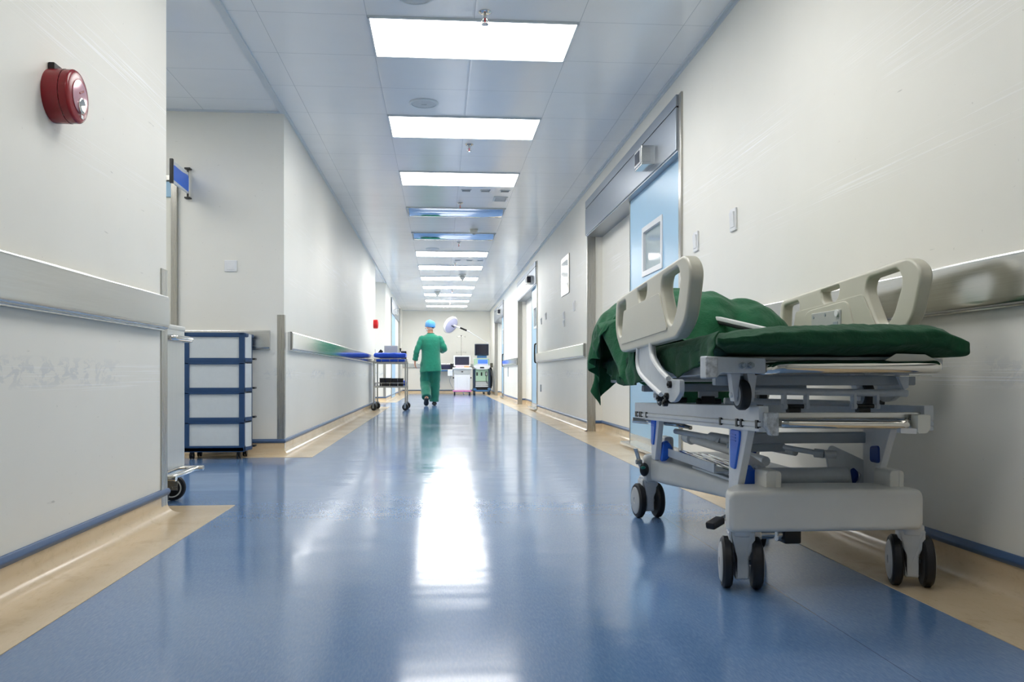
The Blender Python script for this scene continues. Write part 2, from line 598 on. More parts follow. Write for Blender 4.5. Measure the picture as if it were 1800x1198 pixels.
def build_room():
    M['wall_x2'] = M['wall_x']
    struct(MB().box(-4.2, 1.9, -3.2, YE + 0.2, -0.1, 0.0).build('floor', M['floor'], smooth=0))
    # --- walls
    struct(MB().box(-4.2, XL, -3.0, YA0, 0, H).build('wall_left', M['wall_y'], smooth=0))
    struct(MB().box(-4.2, XL, YA1, YB0, 0, H).build('wall_left.001', M['wall_y'], smooth=0))
    struct(MB().box(-4.2, XL, YB1, YE, 0, H).build('wall_left.002', M['wall_y'], smooth=0))
    struct(MB().box(-4.2, -4.0, YA0, YA1, 0, H).build('wall_left.003', M['wall_y'], smooth=0))
    struct(MB().box(-4.2, -4.0, YB0, YB1, 0, H).build('wall_left.004', M['wall_y'], smooth=0))
    w = MB()
    edges = [-3.0] + [e for d in DOORS for e in d] + [YE]
    for a, b in zip(edges[0::2], edges[1::2]):
        w.box(XR, 1.9, a, b, 0, H)
    for a, b in DOORS:
        w.box(XR, 1.9, a, b, 2.1, H)
        w.box(1.716, 1.9, a, b, 0, 2.1)
    struct(w.build('wall_right', M['wall_y'], smooth=0))
    struct(MB().box(-4.2, 1.9, YE, YE + 0.2, 0, H).build('wall_end', M['wall_x'], smooth=0))
    struct(MB().box(-4.2, 1.9, -3.2, -3.0, 0, H).build('wall_back', M['wall_x'], smooth=0))
    # --- ceilings: object origin sets the phase of the tile joints
    def ceil(name, x0, x1, y0, y1, ox, oy):
        o = MB().box(x0 - ox, x1 - ox, y0 - oy, y1 - oy, H, H + 0.1).build(name, M['ceil'], smooth=0)
        o.location = (ox, oy, 0)
        struct(o)
    ceil('ceiling', XL, XR + 0.34, -3.2, YE + 0.2, 0.19, 4.62)
    ceil('ceiling.001', -4.2, XL, YA0, YA1, -1.78, 4.93)
    ceil('ceiling.002', -4.2, XL, YB0, YB1, -1.78, 15.7)
    # --- edge trims of the ceiling
    k = 1
    def trim(mb, m):
        nonlocal k
        o = struct(mb.build('trim_%d' % k, M[m]))
        k += 1
        return o
    M['trimwhite'] = simple('white_ceiling_trim', 'd3dade', 0.3, 0, 0.02, 4)
    trim(MB().box(XR - 0.022, XR, -3, YE, H - 0.012, H).box(XR - 0.004, XR, -3, YE, H - 0.03, H - 0.01), 'trimwhite')
    trim(MB().box(XL, XL + 0.022, YA1, YB0, H - 0.012, H), 'trimwhite')
    trim(MB().box(XL, XL + 0.022, -3, YA0, H - 0.012, H), 'trimwhite')
    trim(MB().box(XL - 0.025, XL + 0.02, YA0, YA1, H - 0.014, H), 'trimwhite')
    trim(MB().box(XL - 0.025, XL + 0.02, YB0, YB1, H - 0.014, H), 'trimwhite')
    trim(MB().box(-4, XL, YA1 - 0.02, YA1, H - 0.012, H), 'trimwhite')
    trim(MB().box(XL, XR, YE - 0.02, YE, H - 0.012, H), 'trimwhite')
    # --- coved skirting, continuous with a beige border on the floor
    def skirting(name, path, flat):
        cove = [(0.004, 0.1), (0.004, 0.052)] + [(0.054 + 0.05 * math.cos(math.radians(a)), 0.052 + 0.05 * math.sin(math.radians(a))) for a in range(195, 271, 15)] + [(flat, 0.002), (flat, -0.001)]
        o = struct(MB().sweep(cove, path).build(name, M['beige'], smooth=50))
        MB().sweep([(0.0, 0.117), (0.009, 0.114), (0.014, 0.104), (0.014, 0.096), (0.009, 0.087), (0.0, 0.084)], path).build('rubber_strip', M['strip'], o, 60)
    skirting('baseboard_left', [(XL, -3), (XL, YA0), (-4, YA0)], 0.235)
    skirting('baseboard_left.001', [(-4, YA1), (XL, YA1), (XL, YB0), (-4, YB0)], 0.25)
    skirting('baseboard_left.002', [(-4, YB1), (XL, YB1), (XL, YE - 0.1)], 0.25)
    skirting('baseboard_left.003', [(-4, YA0 + 0.235), (-4, YA1 - 0.25)], 0.2)
    skirting('baseboard_end', [(XL, YE), (XR - 0.05, YE)], 0.25)
    n = 0
    for a, b in zip(edges[0::2], edges[1::2]):
        skirting('baseboard_right' + ('.%03d' % n if n else ''), [(XR, b - 0.001), (XR, a + 0.001)], 0.282)
        n += 1
    for a, b in DOORS:
        skirting('baseboard_right.%03d' % n, [(1.716, b - 0.001), (1.716, a)], 0.432)
        n += 1
        skirting('baseboard_right.%03d' % n, [(1.641, b), (1.716, b)], 0.06)
        n += 1

    # --- automatic sliding doors in the right wall
    def door(i, y0, y1):
        root = bpy.data.objects.new('door_%d' % i, None)
        C.objects.link(root)
        root.location = (XR, (y0 + y1) / 2, 0)
        BASE[root.name] = Vector(root.location)
        struct(root, ['open pale blue sliding door beside the patient trolley under a steel lintel',
                      'middle pale blue sliding door on the right with black handle',
                      'farthest pale blue sliding door on the right near end wall'][i - 1])
        zl, zt = 2.075, 2.44
        f = MB()
        f.box(XR - 0.014, 1.60, y0 - 0.004, y0 + 0.055, 0, zt, 0.004)           # near casing
        f.box(XR - 0.014, XR + 0.076, y1 - 0.012, y1 + 0.022, 0, zl + 0.03, 0.003)   # far jamb with its reveal
        f.build('jamb', M['steel_z'], root)
        g = MB()
        g.box(XR - 0.03, XR + 0.02, y0 + 0.055, y1 + 0.024, zl, zt - 0.085, 0.006)
        g.box(XR - 0.03, XR + 0.02, y0 + 0.055, y1 + 0.024, zt - 0.078, zt, 0.006)
        g.box(XR - 0.02, XR + 0.15, y0 + 0.055, y1, zl - 0.012, zl + 0.008, 0.003)
        lt = g.build('lintel', M['lintel'], root)
        MB().box(XR - 0.024, XR, y0 + 0.056, y1 + 0.02, zt - 0.0855, zt - 0.0775).build('shadow_gap', M['black'], lt)
        yl = y0 + 1.62 if i == 1 else y0 + 1.1
        x0, x1 = 1.598, 1.638
        wy0, wy1 = (y0 + 0.61, y0 + 1.18) if i == 1 else (y0 + 0.30, y0 + 0.78)
        wz0, wz1 = 1.385, 1.75
        rect = lambda a, b, c, d: [(a, c), (b, c), (b, d), (a, d)]
        leaf = pierced('door_leaf', rect(y0 + 0.06, yl, 0.03, zl + 0.02), [rect(wy0, wy1, wz0, wz1)], 'yz', x0, x1, 0.002, M['bluedoor'], root)
        pierced('window_frame', round_poly(rect(wy0 - 0.012, wy1 + 0.012, wz0 - 0.012, wz1 + 0.012), 0.01),
                [round_poly(rect(wy0 + 0.03, wy1 - 0.03, wz0 + 0.03, wz1 - 0.03), 0.012)], 'yz', x0 - 0.008, x1, 0.003, M['white'], leaf)
        MB().box(x0 + 0.015, x0 + 0.022, wy0 + 0.005, wy1 - 0.005, wz0 + 0.005, wz1 - 0.005).build('window_pane', M['glass'], leaf)
        MB().box(x0 - 0.004, x1, y0 + 0.062, yl - 0.002, 0.03, 0.115, 0.002).build('kick_plate', M['steel_y'], leaf)
        MB().box(x0 - 0.006, x1 + 0.004, yl - 0.006, yl + 0.006, 0.03, zl, 0.002).build('edge_strip', M['steel_z'], leaf)
        MB().box(x0 - 0.075, x0 + 0.02, y0 + 0.062, yl + 0.05, 0.018, 0.045, 0.006).build('floor_guide', M['steel_y'], root)
        h = MB()
        hy = y0 + 0.16
        h.tube(smooth_path([(x0, hy, 0.80), (x0 - 0.045, hy, 0.80), (x0 - 0.06, hy, 0.84), (x0 - 0.06, hy, 1.06), (x0 - 0.045, hy, 1.10), (x0, hy, 1.10)], 5), 0.013, 10)
        h.build('handle', M['black'], leaf)
        # presence sensor box
        cy = y0 + (0.70 if i == 1 else 0.55)
        s = MB().box(XR - 0.125, XR - 0.028, cy - 0.11, cy + 0.11, 2.115, 2.255, 0.006).build('sensor_box', M['polish'], root)
        MB().box(XR - 0.131, XR - 0.12, cy - 0.09, cy + 0.09, 2.128, 2.242, 0.003).build('sensor_bezel', M['white'], s)
        MB().box(XR - 0.1335, XR - 0.125, cy - 0.072, cy + 0.072, 2.142, 2.228, 0.002).build('sensor_window', M['screen'], s)
        MB().box(XR - 0.127, XR - 0.06, cy - 0.1135, cy - 0.108, 2.135, 2.235, 0.002).build('sensor_side', M['screen'] if i > 1 else M['steel_x'], s)
    for i, (a, b) in enumerate(DOORS):
        door(i + 1, a, b)

    # --- door in the back wall of the first side passage, mostly hidden by the near wall
    r = bpy.data.objects.new('door_4', None)
    C.objects.link(r)
    r.location = (-2.5, YA1, 0)
    BASE[r.name] = Vector(r.location)
    struct(r, 'cream door with steel jamb in the back of the side passage')
    f = MB()
    f.box(-2.012, -1.968, YA1 - 0.035, YA1 + 0.01, 0, 2.10, 0.003)
    f.box(-3.06, -3.016, YA1 - 0.035, YA1 + 0.01, 0, 2.10, 0.003)
    f.box(-3.06, -1.968, YA1 - 0.035, YA1 + 0.01, 2.06, 2.10, 0.003)
    f.build('jamb', M['steel_z'], r)
    MB().box(-3.01, -2.015, YA1 - 0.02, YA1 + 0.005, 0.01, 1.93, 0.002).build('door_leaf', M['cream'], r)
    MB().box(-3.01, -2.015, YA1 - 0.015, YA1 + 0.005, 1.94, 2.055, 0.002).build('transom_pane', M['bluedoor'], r)
    # --- far sliding door in the left wall
    r = bpy.data.objects.new('door_5', None)
    C.objects.link(r)
    r.location = (XL, 21.8, 0)
    BASE[r.name] = Vector(r.location)
    struct(r, 'far sliding door in the left wall under a steel lintel')
    a, b = 20.0, 23.5
    MB().box(XL - 0.01, XL + 0.03, a, b, 2.08, 2.46, 0.005).build('lintel', M['lintel'], r)
    MB().box(XL - 0.01, XL + 0.02, a, a + 0.06, 0, 2.46, 0.004).box(XL - 0.01, XL + 0.06, b - 0.06, b, 0, 2.46, 0.004).build('jamb', M['steel_z'], r)
    MB().box(XL - 0.01, XL + 0.012, a + 0.06, a + 1.7, 0.03, 2.08, 0.003).build('door_leaf', M['bluedoor'], r)
    MB().box(XL + 0.02, XL + 0.12, 21.3, 21.52, 2.13, 2.27, 0.005).build('sensor_box', M['polish'], r)

    # --- stainless bumper rails
    def rail(axis, wallpos, sgn, a, b, m, label):
        prof = [(0, 0.936), (0.022, 0.941), (0.036, 0.937), (0.041, 0.926), (0.041, 0.818), (0.034, 0.802), (0.02, 0.797), (0.02, 0.793), (0, 0.793)]
        poly = [(wallpos + sgn * u, z) for u, z in prof]
        mb = MB().prism(poly, a, b, 'xz' if axis == 'y' else 'yz')
        return tag(mb.build('bumper_rail', M[m], None, 30), label, 'handrail', 'steel bumper rails')
    rail('y', XL, 1, -2.9, YA0 - 0.082, 'steel_y', 'satin steel bumper rail on the near left wall below the red alarm')
    rail('y', XL, 1, YA1 + 0.16, YB0 - 0.05, 'polish', 'polished steel bumper rail on the left wall beyond the drawer unit')
    rail('x', YA1, -1, -1.95, XL - 0.1, 'steel_x', 'short steel bumper rail behind the blue drawer unit')
    rail('y', XR, -1, -2.9, DOORS[0][0] - 0.12, 'steel_y', 'steel bumper rail on the right wall behind the patient trolley')
    rail('y', XR, -1, DOORS[0][1] + 0.1, DOORS[1][0] - 0.06, 'steel_y', 'steel bumper rail between the near and middle blue doors')
    rail('y', XR, -1, DOORS[1][1] + 0.1, DOORS[2][0] - 0.06, 'polish', 'steel bumper rail between the middle and farthest blue doors')
    rail('x', YE, -1, XL + 0.02, XR - 0.02, 'steel_x', 'steel bumper rail across the end wall behind the person')
    # --- corner guards
    def guard(x, y, sy, label, z1=1.06):
        mb = MB()
        mb.box(x - 0.05, x + 0.004, y - 0.003 if sy < 0 else y - 0.001, y + 0.001 if sy < 0 else y + 0.003, 0.035, z1)
        mb.box(x, x + 0.005, y if sy < 0 else y - 0.075, y + 0.05 if sy < 0 else y + 0.003, 0.035, z1, 0.001)
        return tag(mb.build('corner_guard', M['steel_z']), label, 'corner guard', 'steel corner guards')
    guard(XL, YA0, 1, 'steel corner guard on the near left wall edge beside the steel cart')
    guard(XL, YA1, -1, 'steel corner guard on the wall edge right of the drawer unit')
    guard(XL, YB0, 1, 'steel corner guard on the wall edge behind the instrument trolley')
    guard(XL, YB1, -1, 'steel corner guard at the far edge of the second side passage')

def ceiling_fixtures():
    # lit panels, every third tile row
    y0 = 4.62
    per = 1.755
    D, W = 0.585, 1.195
    def panel(yc, label, lit=True, dm='diffuser'):
        t = thing('ceiling_light', (0.19, yc, H), label, 'ceiling light', 'lit ceiling panels' if lit else 'unlit ceiling fixtures')
        X0, X1, Y0, Y1 = 0.19 - W / 2, 0.19 + W / 2, yc - D / 2, yc + D / 2
        f = MB()
        for a in ((X0 + 0.002, X0 + 0.014, Y0, Y1), (X1 - 0.014, X1 - 0.002, Y0, Y1), (X0, X1, Y0 + 0.002, Y0 + 0.016), (X0, X1, Y1 - 0.016, Y1 - 0.002)):
            f.box(a[0], a[1], a[2], a[3], H - 0.012, H + 0.001, 0.002)
        f.build('frame', M['trimwhite'], t)
        if lit:
            MB().box(X0 + 0.014, X1 - 0.014, Y0 + 0.016, Y1 - 0.016, H - 0.006, H + 0.001).build('diffuser', M[dm], t)
        else:
            b = MB()
            rings = []
            for i in range(13):
                u = i / 12
                y = Y0 + 0.02 + (Y1 - Y0 - 0.04) * u
                rings.append((y, H - 0.002 - 0.05 * (math.sin(PI * u))))
            poly = [(y, z) for y, z in rings]
            b.prism(poly, X0 + 0.03, X1 - 0.03, 'yz')
            b.build('reflector', M['mirror'], t, 60)
        return t
    lab = ['lit rectangular ceiling panel nearest the camera', 'second lit ceiling panel from the camera', 'third lit ceiling panel, just before the unlit fixtures',
           None, None, 'lit ceiling panel just beyond the two unlit fixtures', 'lit ceiling panel, fifth from the camera', 'lit ceiling panel, sixth from the camera with a detector hanging before it',
           'lit ceiling panel, fourth from the end wall', 'lit ceiling panel, third from the end wall', 'lit ceiling panel, second from the end wall', 'lit ceiling panel nearest the end wall']
    first = None
    firstoff = None
    far = None
    for k in range(-2, 12):
        yc = y0 + per * k + D / 2
        if k in (3, 4):
            l = 'unlit mirrored ceiling fixture nearer the camera' if k == 3 else 'unlit mirrored ceiling fixture farther from the camera'
            if firstoff is None:
                firstoff = panel(yc, l, False)
            else:
                dup(firstoff, (0.19, yc, H), l)
            continue
        l = ('lit ceiling panel overhead, out of the picture' if k == -1 else 'added fill panel overhead near the camera, out of the picture') if k < 0 else lab[k]
        if k == -2:
            panel(yc, l, True, 'diffuser_dim')  # extra panel, added to light the foot end of the trolley
        elif k >= 5:
            if far is None:
                far = panel(yc, l, True, 'diffuser_far')
            else:
                dup(far, (0.19, yc, H), l)
        elif first is None:
            first = panel(yc, l)
        else:
            dup(first, (0.19, yc, H), l)
    dup(first, (-2.7, 5.0, H), 'added fill panel inside the first side passage, hidden from view')  # unseen panel added to brighten the passage back wall
    dup(far, (-2.7, 16.6, H), 'added fill panel inside the second side passage, hidden from view')  # likewise added out of sight, to light the second passage
    # sprinklers
    t = thing('sprinkler', (0.245, 4.53, H), 'sprinkler head in front of the nearest lit ceiling panel', 'sprinkler', 'ceiling sprinklers')
    x, y = 0.245, 4.53
    MB().lathe([(0, 0), (0.036, 0), (0.036, -0.004), (0.028, -0.010), (0.02, -0.012), (0.016, -0.02), (0, -0.02)], (x, y, H)).build('escutcheon', M['chrome'], t)
    b = MB().cyl((x, y, H - 0.02), (x, y, H - 0.036), 0.009)
    b.tube(smooth_path([(x - 0.008, y, H - 0.034), (x - 0.016, y, H - 0.05), (x, y, H - 0.068)], 4), 0.003, 6)
    b.tube(smooth_path([(x + 0.008, y, H - 0.034), (x + 0.016, y, H - 0.05), (x, y, H - 0.068)], 4), 0.003, 6)
    b.cyl((x, y, H - 0.067), (x, y, H - 0.071), 0.02, n=14)
    b.build('frame_arms', M['chrome'], t)
    MB().cyl((x, y, H - 0.034), (x, y, H - 0.064), 0.004, n=10).build('glass_bulb', M['redbright'], t)
    names = ['sprinkler head between the second and third lit panels', 'dark sprinkler head in front of the first unlit ceiling fixture', 'dark sprinkler head beyond the second unlit fixture',
             'small sprinkler head beyond the fourth lit ceiling panel', 'tiny sprinkler head between the sixth and seventh lit panels', 'tiny sprinkler head near the end wall']
    for (px, py), l in zip([(0.25, 7.15), (0.23, 9.6), (0.28, 12.45), (0.265, 14.82), (0.28, 19.5), (0.265, 22.8)], names):
        dup(t, (px, py, H), l)
    # round ceiling speakers
    s = thing('ceiling_speaker', (-0.121, 6.09, H), 'round white ceiling speaker before the second lit panel', 'ceiling speaker', 'ceiling speakers')
    MB().lathe([(0.108, 0), (0.108, -0.004), (0.100, -0.010), (0.090, -0.010), (0.086, -0.004), (0, -0.004)], (-0.121, 6.09, H), n=40).build('rim', M['trimwhite'], s)
    MB().lathe([(0.088, 0), (0.086, -0.007), (0.0, -0.012)], (-0.121, 6.09, H), n=36).build('grille', M['lightgrey'], s)
    MB().box(-0.14, -0.10, 6.085, 6.095, H - 0.0135, H - 0.008, 0.002).build('badge', M['greymetal'], s)
    dup(s, (-0.135, 4.36, H), 'round ceiling speaker cut by the top edge of the picture')
    dup(s, (-0.126, 13.16, H), 'round ceiling speaker far away beyond the second unlit fixture')
    # smoke detectors
    d = thing('smoke_detector', (0.46, 11.35, H), 'beige round smoke detector between the unlit fixtures', 'smoke detector', 'smoke detectors')
    MB().lathe([(0.055, 0), (0.057, -0.018), (0.05, -0.026), (0.048, -0.05), (0.03, -0.062), (0, -0.064)], (0.46, 11.35, H)).build('housing', M['cream'], d)
    MB().cyl((0.46, 11.35, H - 0.06), (0.46, 11.35, H - 0.07), 0.02, n=14).build('sensor_cap', M['greymetal'], d)
    c = thing('hanging_detector', (0.44, 16.5, H), 'cone-shaped detector hanging before the sixth lit panel', 'detector', 'cone detectors')
    MB().lathe([(0.075, 0), (0.075, -0.012), (0.04, -0.03), (0.06, -0.05), (0.055, -0.07), (0.012, -0.125), (0, -0.127)], (0.44, 16.5, H)).build('cone', M['greybox'], c)
    dup(c, (-0.07, 19.9, H), 'cone-shaped detector hanging farther away, left of centre')
    # small grey rimmed rectangles on the ceiling, in rows of three
    v = thing('ceiling_slot', (0.28, 8.95, H), 'left one of three grey slots behind the third lit panel', 'air vent', 'grey ceiling slots')
    MB().box(0.225, 0.335, 8.90, 9.0, H - 0.006, H + 0.001, 0.003).build('rim', M['trimwhite'], v)
    MB().box(0.235, 0.325, 8.915, 8.985, H - 0.008, H - 0.002, 0.002).build('opening', M['slot'], v)
    for p, l in [((0.488, 8.95), 'middle one of three grey slots behind the third lit panel'), ((0.70, 8.95), 'right one of three grey slots behind the third lit panel'),
                 ((0.30, 14.45), 'left one of three far grey slots beyond the fourth lit panel'), ((0.51, 14.45), 'middle one of three far grey slots beyond the fourth lit panel'), ((0.70, 14.45), 'right one of three far grey slots beyond the fourth lit panel')]:
        dup(v, (p[0], p[1], H), l)
    g = thing('return_grille', (0.68, 9.35, H), 'white louvred ceiling grille right of the first unlit fixture', 'air vent')
    f = MB().box(0.60, 0.76, 9.24, 9.26, H - 0.008, H, 0.002).box(0.60, 0.76, 9.46, 9.48, H - 0.008, H, 0.002).box(0.60, 0.62, 9.26, 9.46, H - 0.008, H, 0.002).box(0.74, 0.76, 9.26, 9.46, H - 0.008, H, 0.002)
    f.build('frame', M['trimwhite'], g)
    f = MB()
    for i in range(6):
        f.box(0.62, 0.74, 9.275 + i * 0.032, 9.29 + i * 0.032, H - 0.006, H, 0.001)
    f.build('louvres', M['lightgrey'], g)

def wall_fixtures():
    # --- alarm sounder, near left wall
    def sounder(loc, label, body, detail=True):
        t = thing('alarm_sounder', loc, label, 'alarm', 'red wall alarms')
        x, y, z = loc
        MB().lathe([(0.0, -0.004), (0.079, -0.004), (0.081, 0.004), (0.081, 0.048)], loc, (1, 0, 0), 40).build('body', M[body], t)
        MB().lathe([(0.080, 0.049), (0.080, 0.070), (0.077, 0.074), (0.070, 0.077), (0.05, 0.079), (0.0, 0.080)], loc, (1, 0, 0), 40).build('front_cover', M[body], t)
        MB().lathe([(0.0, 0.078), (0.05, 0.0795), (0.050, 0.081), (0.03, 0.0835), (0, 0.084)], loc, (1, 0, 0), 32).build('badge_plate', M['clear_pink'] if detail else M[body], t)
        if detail:
            m = MB()
            m.box(x + 0.0, x + 0.02, y - 0.035, y + 0.035, z + 0.07, z + 0.094, 0.004)
            m.build('back_box', M['alarm_black'], t)
            m = MB()
            m.obox((x + 0.0845, y - 0.012, z + 0.008), (x + 0.0845, y + 0.016, z + 0.022), 0.003, 0.006)
            m.build('badge_mark', M['red'], t)
            MB().lathe([(0.0, 0.0), (0.024, 0.0), (0.024, 0.004), (0.018, 0.006), (0, 0.003)], (x + 0.082, y + 0.004, z - 0.026), (1, 0, 0), 24).build('sound_port', M['chrome'], t)
            m = MB().box(x + 0.077, x + 0.080, y + 0.01, y + 0.026, z - 0.062, z - 0.050, 0.001)
            m.build('badge_mark', M['white'], t)
    sounder((XL, 2.63, 1.462), 'round dark red alarm sounder high on the near left wall', 'red')
    sounder((XL, 14.85, 1.50), 'small bright red alarm on the far left wall above the instrument trolley', 'redbright', False)
    # --- switches and sockets
    def plate(loc, axis, sgn, label, w=0.088, h=0.12, rocker=True, name='light_switch', cat='light switch', m='white'):
        t = thing(name, loc, label, cat, 'wall switches and sockets')
        x, y, z = loc
        def bx(a, u0, u1, z0, z1, bev, nm, mm):
            mb = MB()
            if axis == 'y':
                mb.box(x, x + sgn * a, y + u0, y + u1, z + z0, z + z1, bev)
            else:
                mb.box(x + u0, x + u1, y, y + sgn * a, z + z0, z + z1, bev)
            return mb.build(nm, M[mm], t)
        bx(0.011, -w / 2, w / 2, -h / 2, h / 2, 0.004, 'plate', m)
        if rocker:
            mb = MB()
            q = 0.34
            if axis == 'y':
                mb.prism([(x + sgn * 0.008, z - h * q), (x + sgn * 0.014, z - h * q), (x + sgn * 0.020, z + h * q), (x + sgn * 0.008, z + h * q)], y - w * q, y + w * q, 'xz', 0.0015)
            else:
                mb.box(x - w * q, x + w * q, y + sgn * 0.008, y + sgn * 0.014, z - h * q, z + h * q, 0.003)
            mb.build('rocker', M['white'], t)
    plate((XR, 4.30, 1.433), 'y', -1, 'white rocker switch on the right wall above the trolley mattress')
    plate((XR, 4.945, 1.42), 'y', -1, 'white rocker switch beside the near blue door casing')
    plate((-1.58, YA1, 1.427), 'x', -1, 'square white switch plate on the grey wall above the drawer unit', 0.093, 0.085)
    plate((XR, 9.56, 1.405), 'y', -1, 'small white switch left of the near door jamb')
    plate((XR, 10.36, 1.355), 'y', -1, 'upper plate of the vertical pair below the steel panel', 0.085, 0.09)
    plate((XR, 10.36, 1.255), 'y', -1, 'lower plate of the vertical pair below the steel panel', 0.085, 0.09)
    plate((XR, 12.16, 1.47), 'y', -1, 'right one of two small switches beside the middle blue door', 0.085, 0.1)
    plate((XR, 12.72, 1.43), 'y', -1, 'left one of two small switches beside the middle blue door', 0.085, 0.1)
    plate((XR, 12.78, 0.39), 'y', -1, 'low steel socket plate near the middle blue door', 0.085, 0.11, False, 'wall_socket', 'socket', 'greymetal')
    plate((XR, 19.0, 0.66), 'y', -1, 'dark socket plate below the far right bumper rail', 0.12, 0.22, False, 'wall_socket', 'socket', 'greymetal')
    plate((XR, 18.2, 1.33), 'y', -1, 'faint white plate between the middle and farthest doors', 0.09, 0.12, True)
    # --- steel panel on the right wall
    t = thing('wall_panel', (XR, 10.25, 1.83), 'upright steel framed panel on the right wall between two doors', 'wall panel')
    MB().box(XR - 0.012, XR, 9.93, 10.56, 1.60, 2.08, 0.003).build('frame', M['steel_z'], t)
    MB().box(XR - 0.016, XR - 0.01, 9.99, 10.50, 1.66, 2.02, 0.002).build('sheet', M['polish'], t)
    # --- projecting sign in the side passage
    t = thing('hanging_sign', (-1.89, YA1, 2.05), 'blue and white sign projecting from the wall above the drawer unit', 'sign')
    x = -1.89
    MB().box(x - 0.006, x + 0.006, 5.985, 6.36, 1.962, 2.12, 0.002).build('panel', M['white'], t)
    poly = round_poly([(6.0, 1.985), (6.352, 1.975), (6.352, 2.08), (6.33, 2.098), (6.2, 2.088), (6.0, 2.092)], 0.02)
    MB().prism(poly, x + 0.006, x + 0.0075, 'yz').build('film', M['signblue'], t)
    MB().box(x - 0.012, x + 0.012, 5.965, 5.99, 1.955, 2.128, 0.003).build('end_post', M['black'], t)
    b = MB().cyl((x, 6.352, 1.93), (x, 6.352, 2.152), 0.007)
    b.box(x - 0.022, x + 0.022, 6.335, YA1, 1.925, 1.937, 0.003).box(x - 0.022, x + 0.022, 6.335, YA1, 2.145, 2.157, 0.003)
    b.build('bracket', M['black'], t)

